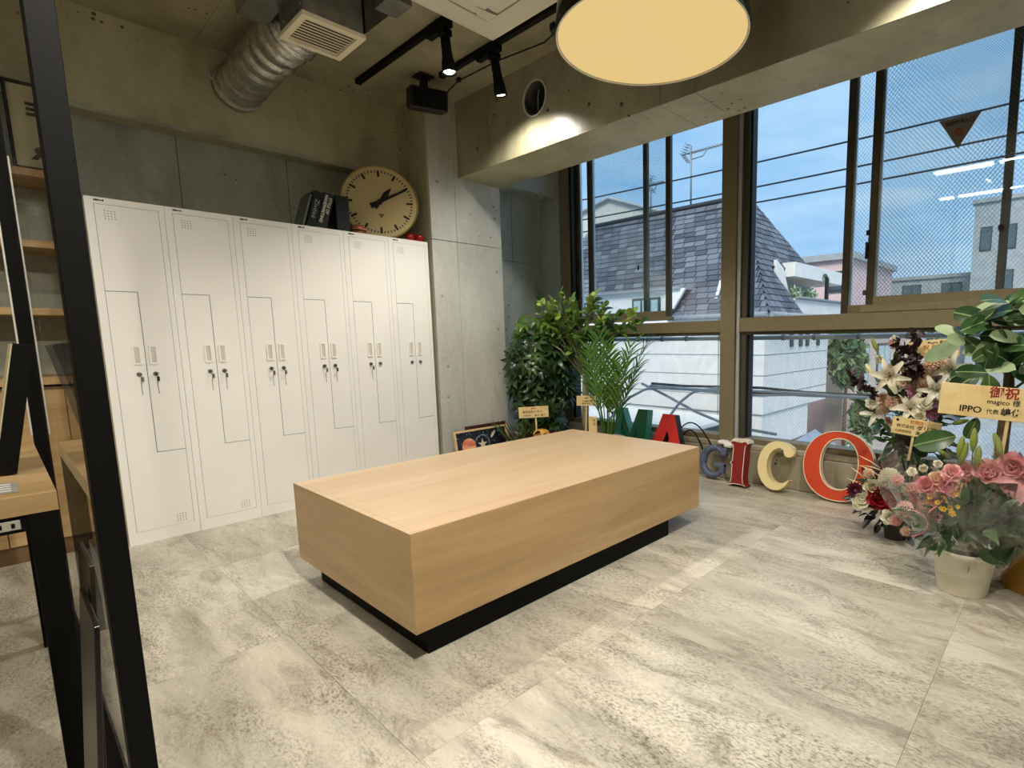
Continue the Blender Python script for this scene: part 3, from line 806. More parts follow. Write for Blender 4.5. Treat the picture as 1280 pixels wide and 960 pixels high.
b.quad([(gx1, gy0, z1), (gx1, gy0, ZG+0.03), (1.655, 2.93, z1), (1.655, 2.93, z1)][:3]); b.quad([(gx1, gy0, ZG+0.03), (gx1, gy1-0.02, ZG+0.1), (1.655, 2.98, z1)])
b.quad([(gx1, gy0, z1), (gx1, gy0, ZG+0.03), (1.655, 2.93, z1)]); b.quad([(gx1, gy1-0.02, z1), (gx1, gy1-0.02, ZG+0.1), (1.655, 2.98, z1)]); b.quad([(1.655, 2.93, z1), (1.655, 2.98, z1), (gx1, gy0, ZG+0.03)])
b.build('plenum_wedge', MT['galv'], vb)
B().box(gx1+0.05, 1.60, 2.66, gy0-0.01, 2.74, ZC, bev=0.001).build('damper_box', MT['galv'], vb)
B().box(1.0, gx0+0.007, 2.84, 3.30, 2.70, ZC, bev=0.001).build('side_duct', MT['galv'], vb)
scr = B()
for y, z in ((2.86, 2.64), (2.86, 2.78), (3.08, 2.64), (3.0, 2.73)): scr.cyl((gx0+0.005, y, z), (gx0+0.009, y, z), 0.005, n=8)
scr.build('screws', MT['silver'], vb)
du = thing('flexible_duct', 'crinkled aluminium foil duct running into the beam above the lockers', 'duct', (1.205, 4.09, 2.648))
path = [Vector(p) for p in ((1.285, 3.145, 2.72), (1.27, 3.22, 2.713), (1.24, 3.36, 2.695), (1.22, 3.58, 2.675), (1.208, 3.84, 2.655), (1.205, 4.02, 2.648), (1.205, 4.17, 2.648))]
def resample(p, n):
    L = [0]
    for a, c in zip(p, p[1:]): L.append(L[-1]+(c-a).length)
    o = []
    for k in range(n+1):
        t = L[-1]*k/n; i = max(j for j in range(len(L)) if L[j] <= t+1e-9); i = min(i, len(p)-2)
        f = (t-L[i])/(L[i+1]-L[i]); o.append(p[i].lerp(p[i+1], f))
    return o
random.seed(11)
pp = resample(path, 64)
rr = [0.118 + 0.008*math.sin(k*0.95) + (0.006 if k % 3 == 0 else -0.004)*(1.6 if k < 22 else 0.8) + random.uniform(-0.003, 0.003) for k in range(65)]
b = B(); b.tube(pp, rr, 36, caps=False)
for v_ in b.bm.verts: v_.co += Vector((random.uniform(-1, 1), random.uniform(-1, 1), random.uniform(-1, 1)))*0.0022
b.build('hose', MT['foil'], du)
b = B(); b.tube([(1.205, 4.035, 2.648), (1.205, 4.092, 2.648)], [0.136, 0.138], 40); b.build('collar', MT['foil'], du)
b = B()
for k in range(3): b.cyl((1.068, 4.06+0.012*k, 2.655+0.02*k), (1.05, 4.05+0.012*k, 2.66+0.02*k), 0.006, n=8)
b.build('clamp_screw', MT['silver'], du)

# loudspeaker on a ceiling bracket
spk = thing('loudspeaker', 'small black loudspeaker hanging from a ceiling bracket in the corner', 'speaker', (2.16, 3.48, ZC))
B().box(2.09, 2.20, 3.42, 3.53, ZC-0.012, ZC, bev=0.003).build('ceiling_plate', MT['black_soft'], spk)
b = B(); b.cyl((2.145, 3.475, ZC-0.012), (2.145, 3.475, 2.77), 0.024, 0.03, 12); b.sphere((2.145, 3.475, 2.765), 0.032); b.build('bracket', MT['black_soft'], spk)
Msp = Matrix.Translation((2.15, 3.45, 2.685)) @ Matrix.Rotation(math.radians(-20), 4, 'Z') @ Matrix.Rotation(math.radians(14), 4, 'X')
B().box(-0.125, 0.125, -0.08, 0.08, -0.068, 0.068, M=Msp, bev=0.018, seg=3).build('cabinet', MT['black_soft'], spk)
B().box(-0.112, 0.112, -0.083, -0.079, -0.055, 0.055, M=Msp, bev=0.002).build('front_mesh', MT['black'], spk)
# black ceiling cable with saddles
cpts = [(2.27, 3.44, 2.74), (2.31, 3.40, 2.80), (2.32, 3.32, 2.825), (2.33, 2.9, 2.82), (2.345, 2.6, 2.80), (2.36, 2.50, 2.80), (2.365, 2.40, 2.828), (2.37, 1.9, 2.82), (2.38, 1.3, 2.832), (2.38, 0.2, 2.835)]
cb = thing('ceiling_cable', 'thin black cable clipped along the ceiling from the loudspeaker', 'cable', (2.33, 3.0, ZC))
b = B(); b.tube(cpts, 0.0045, 6); b.build('cable', MT['black'], cb)
for y in (3.32, 2.42, 1.3):
    x = 2.32 if y > 3 else (2.365 if y > 2 else 2.38)
    b = B(); b.box(x-0.012, x+0.012, y-0.016, y+0.016, ZC-0.028, ZC, bev=0.003); b.build('saddle', MT['black_soft'], cb)
jb = B().box(2.555-0.25, 2.60-0.25, 2.36, 2.40, ZC-0.045, ZC, bev=0.006).build('socket', MT['black_soft'], cb)

# ================================================================== LOCKERS
LY = 3.70; LX0 = 0.383; LW = 0.31; LH = 1.79
def rrect(w, h, r, n=4):
    o = []
    for cx, cy, a0 in ((w-r, h-r, 0), (-w+r, h-r, PI/2), (-w+r, -h+r, PI), (w-r, -h+r, 3*PI/2)):
        for i in range(n+1): o.append((cx+r*math.cos(a0+PI/2*i/n), cy+r*math.sin(a0+PI/2*i/n)))
    return o
FR = frame((0, 0, 0), (1, 0, 0), (0, 0, 1))      # local x right, y up, z toward the room (-y)
def locker(i, label, keys):
    x0 = LX0+LW*i
    t = thing('locker', label, 'locker', (x0+LW/2, LY+0.25, 0), group='white steel two-person lockers along the wall')
    g = 0.0008
    B().box(x0+g, x0+LW-g, LY+0.006, LY+0.505, 0.0, LH, bev=0.0015).build('body', MT['locker'], t)
    # dark gap behind the doors, then frame, then two interlocking L-shaped doors
    dx0, dx1, dz0, dz1 = x0+0.036, x0+0.284, 0.066, 1.757
    P = lambda x, z: (x, z)
    Mf = frame((0, LY, 0), (1, 0, 0), (0, 0, 1))
    B().box(dx0-0.004, dx1+0.004, LY+0.0045, LY+0.0058, dz0-0.004, dz1+0.004).build('door_gap', MT['locker_gap'], t)
    b = B(); b.ring([(x0+g, 0), (x0+LW-g, 0), (x0+LW-g, LH), (x0+g, LH)], [(dx0-0.0016, dz0-0.0016), (dx1+0.0016, dz0-0.0016), (dx1+0.0016, dz1+0.0016), (dx0-0.0016, dz1+0.0016)], 0.0, Mf, h0=-0.006); b.build('frame', MT['locker'], t)
    xm = (dx0+dx1)/2; zu, zl = 1.333, 0.485; q = 0.0015
    up_ = [(xm+q, zl+q), (dx1, zl+q), (dx1, dz1), (dx0, dz1), (dx0, zu+q), (xm+q, zu+q)]
    lo_ = [(dx0, dz0), (dx1, dz0), (dx1, zl-q), (xm-q, zl-q), (xm-q, zu-q), (dx0, zu-q)]
    for poly, hx, vx, vz, side in ((up_, xm+0.034, dx0+0.036, 1.690, 1), (lo_, xm-0.034, dx1-0.072, 0.085, 0)):
        b = B(); b.prism(poly, 0.0005, Mf, h0=-0.0044); d = b.build('door', MT['locker'], t)
        Mh = frame((hx, LY-0.0005, 1.008), (1, 0, 0), (0, 0, 1))
        b = B(); b.ring(rrect(0.0175, 0.051, 0.005), rrect(0.0105, 0.042, 0.002), 0.006, Mh)
        s_ = 1 if side else -1
        cup = [(-0.0105*s_, -0.042), (0.0105*s_, -0.042), (0.0105*s_, 0.042), (-0.0105*s_, 0.042)]
        b.quad([(cup[0][0], cup[0][1], 0.0006), (cup[1][0], cup[1][1], 0.005), (cup[2][0], cup[2][1], 0.005), (cup[3][0], cup[3][1], 0.0006)], 1, Mh)
        b.quad([(cup[3][0], 0.018, 0.0009), (cup[3][0], 0.042, 0.0009), (cup[2][0], 0.042, 0.0052)], 1, Mh)
        b.build('handle', [MT['plastic_w'], MT['handle_in']], d)
        b = B(); b.cyl((hx, LY-0.0005, 0.907), (hx, LY-0.010, 0.907), 0.0115, 0.0105, 16); b.cyl((hx, LY-0.010, 0.907), (hx, LY-0.0115, 0.907), 0.007, n=12)
        b.build('lock', MT['steel'], d)
        if keys[side]:
            b = B(); b.box(hx-0.0012, hx+0.0012, LY-0.020, LY-0.0116, 0.900, 0.914)
            kx = hx+(0.005 if side else 0.008)
            b.box(kx-0.006, kx+0.006, LY-0.022, LY-0.0195, 0.868, 0.893, bev=0.002)
            b.tube([(hx, LY-0.018, 0.902), (kx, LY-0.021, 0.892), (hx+0.001, LY-0.014, 0.86), (hx+0.002, LY-0.013, 0.825), (hx+0.003, LY-0.012, 0.80)], 0.0012, 6)
            b.build('key', MT['black_soft'] if keys[side] == 2 else MT['steel'], d)
        b = B()
        for a in range(4):
            for c in range(4): b.cyl((vx+0.0125*a, LY-0.0005, vz+0.0125*c), (vx+0.0125*a, LY-0.0009, vz+0.0125*c), 0.0024, n=8)
        b.build('vent_holes', MT['locker_gap'], d)
    Mb = frame((x0+0.055, LY-0.0002, 1.776), (1, 0, 0), (0, 0, 1))
    b = B()   # small dark maker's badge, lettering too fine to read
    for k in range(6):
        hgt = (0.008, 0.010, 0.009, 0.006, 0.006, 0.009)[k]
        b.box(-0.019+0.0065*k, -0.0135+0.0065*k, -hgt/2, hgt/2, 0, 0.0004, M=Mb)
    b.build('badge', MT['ink'], t)
    return t
LKL = ['white steel two-person locker next to the wooden shelves, end of the row', 'white steel two-person locker, second in the row from the wooden shelves',
       'white steel two-person locker, third in the row from the wooden shelves', 'white steel two-person locker under the leaning black books',
       'white steel two-person locker under the clock with a key in one lock only', 'white steel two-person locker beside the concrete column, without keys']
for i in range(6): locker(i, LKL[i], ((1, 2), (1, 1), (1, 1), (1, 2), (1, 0), (0, 0))[i])

# ================================================================== TABLE
TX0, TX1, TY0, TY1, TZ0, TZ1 = 0.815, 2.553, 1.541, 2.533, 0.11, 0.45
tb = thing('display_table', 'large low box-shaped maple table on a recessed black plinth', 'table', ((TX0+TX1)/2, (TY0+TY1)/2, 0))
e = 0.0008
B().box(TX0, TX0+0.021, TY0+e, TY1, TZ0, TZ1, bev=0.0008).build('end_panel', MT['maple_y_lit'], tb)
B().box(TX1-0.021, TX1, TY0+e, TY1, TZ0, TZ1, bev=0.0008).build('end_panel', MT['maple_y_lit'], tb)
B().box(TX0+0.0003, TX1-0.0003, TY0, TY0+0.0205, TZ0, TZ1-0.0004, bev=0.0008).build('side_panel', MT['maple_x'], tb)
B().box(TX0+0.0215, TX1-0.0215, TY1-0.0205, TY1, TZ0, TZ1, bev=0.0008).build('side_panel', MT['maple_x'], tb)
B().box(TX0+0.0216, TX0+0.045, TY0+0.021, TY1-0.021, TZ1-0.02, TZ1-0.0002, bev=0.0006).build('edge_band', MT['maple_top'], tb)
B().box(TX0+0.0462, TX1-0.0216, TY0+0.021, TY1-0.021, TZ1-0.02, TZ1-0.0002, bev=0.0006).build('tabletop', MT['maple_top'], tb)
# thin surface sheet so that the top reads as one board with a single joint line
B().box(TX0+0.0003, TX0+0.0235, TY0+0.0003, TY1-0.0003, TZ1, TZ1+0.0012, bev=0.0003).build('top_veneer', MT['maple_top'], tb)
B().box(TX0+0.0244, TX1-0.0003, TY0+0.0003, TY1-0.0003, TZ1, TZ1+0.0012, bev=0.0003).build('top_veneer', MT['maple_top'], tb)
B().box(TX0+0.022, TX1-0.022, TY0+0.022, TY1-0.022, TZ0+0.001, TZ0+0.02).build('bottom_board', MT['ply'], tb)
B().box(TX0+0.062, TX1-0.24, TY0+0.042, TY1-0.06, 0, TZ0+0.001).build('plinth', MT['black'], tb)

# ================================================================== ON TOP OF THE LOCKERS
# clock, leaning and turned toward the room
CR = 0.264
cn = Vector((-0.47, -0.86, 0.10)).normalized()
cu = Vector((0, 0, 1)).cross(cn).normalized(); cv = cn.cross(cu)
cc = Vector((1.972, 3.855, LH+0.266))
Mc = Matrix(((cu.x, cv.x, cn.x, cc.x), (cu.y, cv.y, cn.y, cc.y), (cu.z, cv.z, cn.z, cc.z), (0, 0, 0, 1)))
ck = thing('station_clock', 'large round cream station clock leaning on top of the lockers', 'clock', (cc.x, cc.y, LH))
b = B(); b.lathe([(0.001, -0.055), (CR-0.03, -0.055), (CR-0.004, -0.02), (CR, 0.0), (CR-0.004, 0.012), (CR-0.010, 0.012), (CR-0.012, 0.004)], 72, Mc); b.build('case', MT['clock_rim'], ck)
b = B(); b.lathe([(0.0005, 0.0045), (CR-0.0115, 0.004)], 72, Mc); b.build('dial', MT['clock_face'], ck)
for k in range(60):
    if k % 5: continue
    a = k*PI/30; Mk = Mc @ Matrix.Rotation(-a, 4, 'Z')
    B().box(-0.0075, 0.0075, 0.180, 0.224, 0.0048, 0.0056, M=Mk).build('hour_mark', MT['ink'], ck)
mm_ = B().box(-0.0035, 0.0035, 0.208, 0.224, 0.0048, 0.0056).mesh('minute_mark', MT['ink'])
for k in range(60):
    if k % 5: put('minute_mark', mm_, ck, Mc @ Matrix.Rotation(-k*PI/30, 4, 'Z'))
Mh = Mc @ Matrix.Rotation(-math.radians(38), 4, 'Z')
b = B(); b.prism([(-0.010, 0.0), (-0.016, -0.055), (0.016, -0.055), (0.010, 0.0), (0.019, 0.075), (0.0, 0.135), (-0.019, 0.075)], 0.011, Mh, h0=0.0085); b.build('hour_hand', MT['ink'], ck)
Mm = Mc @ Matrix.Rotation(-math.radians(62), 4, 'Z')
b = B(); b.prism([(-0.011, 0.0), (-0.020, -0.07), (0.020, -0.07), (0.011, 0.0), (0.007, 0.205), (-0.007, 0.205)], 0.0155, Mm, h0=0.013); b.build('minute_hand', MT['ink'], ck)
b = B(); b.cyl(Mc @ Vector((0, 0, 0.005)), Mc @ Vector((0, 0, 0.019)), 0.018, n=20); b.build('hub', MT['ink'], ck)
b = B(); Ml = Mc @ Matrix.Translation((0.005, -0.098, 0.0048))
b.prism([(-0.019, 0.013), (0, -0.016), (0.019, 0.013)], 0.0006, Ml); b.build('emblem', MT['ink'], ck)
b = B(); b.prism([(-0.008, 0.009), (-0.003, 0.009), (-0.0055, 0.003)], 0.0009, Ml, h0=0.0006); b.prism([(0.003, 0.009), (0.008, 0.009), (0.0055, 0.003)], 0.0009, Ml, h0=0.0006); b.prism([(-0.004, 0.002), (0.004, 0.002), (0, -0.006)], 0.0009, Ml, h0=0.0006); b.build('emblem_cutout', MT['clock_face'], ck)

# books leaning against the clock
def book(x, w, h, d, lean, mat, label, page=True, y=3.745):
    """spine faces the room; lean: clockwise degrees"""
    M = Matrix.Translation((x, y, LH+0.001+w*math.sin(math.radians(lean)))) @ Matrix.Rotation(math.radians(lean), 4, 'Y')
    t = thing('book', label, 'book', M=M)
    t2 = 0.0025
    B().box(0, t2, 0, d, 0, h, M=M).build('cover', MT[mat], t)
    B().box(w-t2, w, 0, d, 0, h, M=M).build('cover', MT[mat], t)
    B().box(t2, w-t2, 0, t2, 0, h, M=M).build('spine', MT[mat], t)
    B().box(t2, w-t2, t2, d-0.004, 0.003, h-0.003, M=M).build('pages', MT['pages'], t)
    return t, M
MT['pages'] = plain('book_pages', lin(190, 184, 168), 0.8)
MT['book_grey'] = plain('book_cover_grey_green', lin(92, 98, 84), 0.5)
MT['book_black'] = plain('book_cover_black', lin(17, 17, 18), 0.4)
MT['book_black2'] = plain('book_cover_dark', lin(26, 26, 28), 0.45)
book(1.392, 0.012, 0.215, 0.16, 17, 'book_grey', 'thin grey green book at the outer end of the leaning books')
t, M = book(1.420, 0.052, 0.235, 0.18, 17, 'book_black', 'black book with pale script on its spine leaning on the lockers')
Ms = M @ frame((0.026, -0.0002, 0.12), (0, 0, -1), (1, 0, 0))
text('lettering', 'Zivilité', 0.036, MT['plastic_g'], t, Ms, sx=1.3)
t, M = book(1.479, 0.062, 0.230, 0.18, 17, 'book_black2', 'black book with bold white capital lettering on its spine')
Ms = M @ frame((0.031, -0.0002, 0.125), (0, 0, -1), (1, 0, 0))
text('lettering', 'STYLE OF', 0.026, MT['ink_white'], t, Ms @ Matrix.Translation((-0.028, 0.012, 0)), bold=0.0007)
text('lettering', 'HANDWRITING', 0.026, MT['ink_white'], t, Ms @ Matrix.Translation((0.0, -0.013, 0)), bold=0.0007)
B().box(1.606, 1.694, 3.735, 3.915, LH+0.001, LH+0.232, bev=0.003).build('book_box', MT['book_black'], origin=(1.637, 3.8, LH))
tag(bpy.data.objects['book_box'], 'plain black slipcase standing between the books and the clock', 'slipcase')

# apples
for x, y, r, lab in ((2.155, 3.79, 0.037, 'red apple on the lockers, touching the clock side'), (2.214, 3.765, 0.035, 'red apple at the locker row end, next to the column')):
    t = thing('apple', lab, 'apple', (x, y, LH), group='red apples on the lockers')
    M = Matrix.Translation((x, y, LH))
    b = B(); b.lathe([(0.0005, r*0.16), (r*0.3, r*0.03), (r*0.62, 0.0), (r*0.93, r*0.5), (r, r*1.0), (r*0.9, r*1.45), (r*0.6, r*1.72), (r*0.28, r*1.72), (r*0.08, r*1.52), (0.0005, r*1.5)], 20, M); b.build('fruit', MT['apple'], t)
    b = B(); b.tube([(x, y, LH+r*1.5), (x+0.003, y, LH+r*1.75), (x+0.008, y-0.002, LH+r*2.0)], 0.0018, 6); b.build('stalk', MT['stem'], t)
# toy burger in front of the clock
MT['bun'] = plain('glazed_brown', lin(150, 84, 34), 0.35, 0, 0.15)
MT['filling'] = plain('filling_dark', lin(70, 32, 18), 0.5, 0, 0.15)
MT['cheese'] = plain('pale_orange_slice', lin(222, 160, 96), 0.4)
bx, by = 1.752, 3.748
t = thing('toy_burger', 'small brown layered ornament like a burger below the clock dial', 'ornament', (bx, by, LH))
M = Matrix.Translation((bx, by, LH))
b = B(); b.lathe([(0.001, 0), (0.042, 0.0), (0.046, 0.008), (0.044, 0.016)], 20, M, cap1=True); b.build('bottom_layer', MT['bun'], t)
b = B(); b.lathe([(0.001, 0.016), (0.049, 0.016), (0.050, 0.023), (0.048, 0.028)], 20, M, cap1=True); b.build('middle_layer', MT['filling'], t)
b = B(); b.prism([(-0.045, -0.045), (0.045, -0.045), (0.045, 0.045), (-0.045, 0.045)], 0.032, M @ Matrix.Rotation(0.4, 4, 'Z'), h0=0.0285); b.build('slice', MT['cheese'], t)
b = B(); b.lathe([(0.046, 0.0325), (0.048, 0.040), (0.040, 0.054), (0.02, 0.061), (0.0005, 0.063)], 20, M); b.build('top_layer', MT['bun'], t)

# ================================================================== LEFT SIDE: SHELVES, DESK
YS = 3.822
sh = thing('shelf_unit', 'tall wooden shelf unit with closed cupboards below, left of the lockers', 'shelf', (-0.4, 4.0, 0))
SX0, SX1 = -1.25, 0.372
B().box(SX0, SX1, YS+0.02, YW-0.002, 0.0, 0.085).build('plinth', MT['ply_dk'], sh)
B().box(SX0, SX1, YS+0.02, YW-0.002, 0.085, 0.86).build('carcass', MT['ply_dk'], sh)
for k in range(4):
    a = SX0+0.002+(SX1-SX0)/4*k; c = a+(SX1-SX0)/4-0.004
    B().box(a, c, YS, YS+0.018, 0.09, 0.845, bev=0.001).build('cupboard_door', MT['ply'], sh)
B().box(SX0, SX1, YS-0.004, YW-0.002, 0.872, 0.91, bev=0.001).build('worktop', MT['ply'], sh)
for z in (1.215, 1.545, 1.885):
    B().box(SX0, SX1, YS+0.07, YW-0.002, z, z+0.035, bev=0.001).build('shelf_board', MT['ply'], sh)
B().box(SX1-0.022, SX1, YS+0.06, YW-0.002, 0.91, 1.96).build('side_board', MT['ply_dk'], sh)
# framed lettering on the top shelf
po = thing('framed_print', 'cream framed print with black capitals on the top shelf', 'print', (-0.13, 3.95, 1.921))
PWd, PHt = 0.32, 0.43
Mp = frame((0.022-PWd, 3.955, 1.922), (1, 0, 0), (0, 0.12, 1))
b = B(); b.ring([(0, 0), (PWd, 0), (PWd, PHt), (0, PHt)], [(0.014, 0.014), (PWd-0.014, 0.014), (PWd-0.014, PHt-0.014), (0.014, PHt-0.014)], 0.02, Mp); b.build('frame', MT['black'], po)
MT['print'] = plain('print_cream', lin(198, 190, 156), 0.7)
B().box(0.014, PWd-0.014, 0.014, PHt-0.014, 0.004, 0.010, M=Mp).build('sheet', MT['print'], po)
for body, y in (('E', 0.30), ('R', 0.085)):
    text('lettering', body, 0.085, MT['ink'], po, Mp @ Matrix.Translation((PWd-0.072, y, 0.0106)), 'RIGHT', 0.004, 1.2)
# items on the shelves
MT['file_grey'] = plain('file_box_grey', lin(142, 142, 132), 0.6)
fb = B().box(0.19, 0.255, YS+0.09, YS+0.3, 1.582, 1.79, bev=0.004).build('file_box', MT['file_grey'], origin=(0.22, YS+0.2, 1.582)); tag(fb, 'grey file box standing on the middle shelf', 'file box')
B().box(0.205, 0.24, YS+0.0886, YS+0.09, 1.70, 1.75).build('label_card', MT['plastic_w'], fb)
# desk
DX1, DY0, DZ = 0.070, 1.786, 0.72
dk = thing('desk', 'wooden topped desk with black steel legs beside the glass partition', 'desk', (-0.6, 2.2, 0))
B().box(-1.3, DX1, DY0, 2.72, DZ-0.046, DZ, bev=0.001).build('desktop', MT['maple_x'], dk)
for x0, x1, y0, y1 in ((DX1-0.052, DX1-0.002, DY0+0.002, DY0+0.052), (-1.298, -1.248, DY0+0.002, DY0+0.052), (DX1-0.052, DX1-0.002, 2.668, 2.718), (-1.298, -1.248, 2.668, 2.718)):
    B().box(x0, x1, y0, y1, 0, DZ-0.0465, bev=0.0015).build('leg', MT['black'], dk)
B().box(-1.247, DX1-0.053, DY0+0.006, DY0+0.036, DZ-0.085, DZ-0.0465).build('apron', MT['black'], dk)
ou = B().box(-0.035, 0.006, DY0+0.003, DY0+0.0059, DZ-0.077, DZ-0.055, bev=0.001).build('socket_plate', MT['plastic_g'], dk)
for x in (-0.026, -0.006):
    B().box(x-0.003, x+0.003, DY0+0.0022, DY0+0.003, DZ-0.071, DZ-0.061).build('socket_slot', MT['black'], ou)
# framed board leaning on the partition glass, on the desk
b1 = at_y(24, 590, 2.12); b1.z = DZ
Mb_ = frame((-0.014, 2.10, DZ+0.008), (0, 1, 0), (0.066/0.34, 0, 1))      # local z points to +x
lb_ = thing('leaning_board', 'black edged picture board leaning on the partition glass on the desk', 'board', (0.02, 2.1, DZ))
B().box(0, 0.30, 0, 0.345, -0.008, 0.030, M=Mb_, bev=0.001).build('board_edge', MT['black'], lb_)
B().box(0.002, 0.298, 0.002, 0.343, -0.0115, -0.0085, M=Mb_).build('picture_face', MT['print'], lb_)
pa = B().box(-0.12, 0.012, 1.84, 1.98, DZ+0.0005, DZ+0.002).build('brochure', MT['file_grey'], origin=(-0.05, 1.9, DZ)); tag(pa, 'grey printed brochure lying flat on the desk', 'brochure')
b = B()
for k in range(4): b.box(-0.10, 0.0, 1.86+0.03*k, 1.87+0.03*k, DZ+0.0021, DZ+0.0024)
b.build('printed_lines', MT['plastic_w'], pa)
# dark boards leaning against the partition near the floor, under the desk edge
MT['smoked'] = plain('smoked_brown_panel', lin(40, 34, 22), 0.3, 0, 0.2, 8)
MT['smoked2'] = plain('dark_panel', lin(20, 18, 15), 0.3, 0, 0.2, 8)
for x, y0, y1, h, dx, m, lab in ((0.055, 1.45, 1.66, 0.62, 0.035, 'smoked', 'brown smoked panel leaning on the partition under the desk edge'),
                                (0.030, 1.28, 1.52, 0.56, 0.045, 'smoked2', 'dark narrow panel leaning against the brown panel')):
    M = frame((x, y0, 0.001), (0, 1, 0), (dx/h, 0, 1))
    o = B().box(0, y1-y0, 0, h, -0.004, 0.004, M=M, bev=0.001).build('smoked_board', MT[m], origin=(x, (y0+y1)/2, 0)); tag(o, lab, 'panel')

# ================================================================== LETTERS AGAINST THE UPSTAND
def letter_frame(yc, x, z, lean):
    return frame((x, yc, z), (0, -1, 0), (lean, 0, 1))
def ell(cx, cy, rx, ry, n=56, p=2.0):
    o = []
    for i in range(n):
        a = 2*PI*i/n; c, s_ = math.cos(a), math.sin(a)
        o.append((cx+rx*math.copysign(abs(c)**(2/p), c), cy+ry*math.copysign(abs(s_)**(2/p), s_)))
    return o
def stroke(center, widths):
    """outline polygon of a band along a centre line"""
    L, R = [], []
    n = len(center)
    for i in range(n):
        a = Vector(center[max(0, i-1)]); c = Vector(center[min(n-1, i+1)]); d = (c-a).normalized(); nn = Vector((-d.y, d.x)); p = Vector(center[i]); w = widths[i]/2
        L.append(p+nn*w); R.append(p-nn*w)
    return L, R
def band(b, center, widths, h, M, m=0, ms=None):
    L, R = stroke(center, widths)
    k = m if ms is None else ms
    n = len(L)
    lt = [b.v((p.x, p.y, h), M) for p in L]; rt = [b.v((p.x, p.y, h), M) for p in R]
    l0 = [b.v((p.x, p.y, 0), M) for p in L]; r0 = [b.v((p.x, p.y, 0), M) for p in R]
    for i in range(n-1):
        b._f([lt[i], lt[i+1], rt[i+1], rt[i]], m); b._f([l0[i+1], l0[i], r0[i], r0[i+1]], m)
        b._f([lt[i+1], lt[i], l0[i], l0[i+1]], k); b._f([rt[i], rt[i+1], r0[i+1], r0[i]], k)
    b._f([lt[0], rt[0], r0[0], l0[0]], k); b._f([lt[-1], l0[-1], r0[-1], rt[-1]], k)
def worn(name, col, wear, amt=0.62, rough=0.45):
    m, nt, out = newmat(name)
    n = noise(nt, coords(nt), 22, 7, 0.7, 0.6)
    n2 = noise(nt, coords(nt), 5, 3)
    c = mix(nt, ramp(nt, n2, [(0.3, (0, 0, 0, 1)), (0.8, (0.25, 0.25, 0.25, 1))]), col, tuple(x*0.6 for x in col[:3])+(1,))
    c = mix(nt, ramp(nt, n, [(amt, (0, 0, 0, 1)), (amt+0.04, (1, 1, 1, 1))]), c, wear)
    shade(nt, out, c, rough, 0, n, 0.12, 0.004)
    return m
MT['l_red'] = worn('orange_red_enamel', lin(206, 70, 38), lin(224, 190, 164), 0.70)
MT['l_rededge'] = plain('pale_letter_edge', lin(236, 214, 184), 0.5)
MT['l_cream'] = worn('cream_enamel', lin(232, 214, 160), lin(244, 234, 200), 0.66)
MT['l_dkred'] = worn('dark_red_enamel', lin(134, 34, 28), lin(220, 196, 180), 0.69)
MT['l_white'] = plain('peeling_white_trim', lin(226, 214, 196), 0.6, 0, 0.1)
MT['l_blue'] = worn('slate_blue_paint', lin(84, 94, 122), lin(50, 54, 66), 0.58, 0.5)
MT['l_scarlet'] = worn('scarlet_enamel', lin(214, 28, 22), lin(150, 20, 18), 0.64, 0.3)
MT['l_black'] = plain('letter_black_edge', lin(30, 26, 24), 0.5)
MT['l_green'] = worn('green_enamel', lin(22, 96, 62), lin(196, 200, 180), 0.70, 0.35)
MT['l_teal'] = worn('teal_side_enamel', lin(60, 140, 120), lin(150, 180, 160), 0.7, 0.4)

# O
t = thing('letter_o', 'big orange red letter O with a pale rim leaning on the upstand', 'letter', (3.47, 1.08, 0))
M = letter_frame(1.083, 3.475, 0.006, 0.17)
b = B(); b.ring(ell(0, 0.222, 0.218, 0.222, 64, 2.15), ell(0.006, 0.235, 0.113, 0.160, 64, 2.2), 0.045, M, 0, 1)
b.build('letter_body', [MT['l_red'], MT['l_rededge']], t)
b = B(); b.ring(ell(0, 0.222, 0.218, 0.222, 64, 2.15), ell(0, 0.222, 0.213, 0.217, 64, 2.15), 0.048, M, h0=0.0452)
b.ring(ell(0.006, 0.235, 0.119, 0.166, 64, 2.2), ell(0.006, 0.235, 0.113, 0.160, 64, 2.2), 0.048, M, h0=0.0452); b.build('rim', MT['l_rededge'], t)
# C
t = thing('letter_c', 'cream letter C with thick sides leaning on the upstand', 'letter', (3.47, 1.47, 0))
M = letter_frame(1.475, 3.470, 0.004, 0.2)
cen = []; wid = []
for i in range(41):
    a = math.radians(48 + (322-48)*i/40); cen.append((0.012+0.108*math.cos(a), 0.172+0.142*math.sin(a)))
    wid.append(0.030 + 0.034*math.sin(PI*i/40) + (0.028*max(0, 1-i/5) if i < 5 else 0) - (0.024*max(0, (i-34)/6) if i > 34 else 0))
b = B(); band(b, cen, wid, 0.075, M); b.build('letter_body', MT['l_cream'], t)
b = B(); c0_ = M @ Vector((0.080, 0.270, 0.0)); c1_ = M @ Vector((0.080, 0.270, 0.0755)); b.cyl(c0_, c1_, 0.034, n=24); b.build('terminal_ball', MT['l_cream'], t)
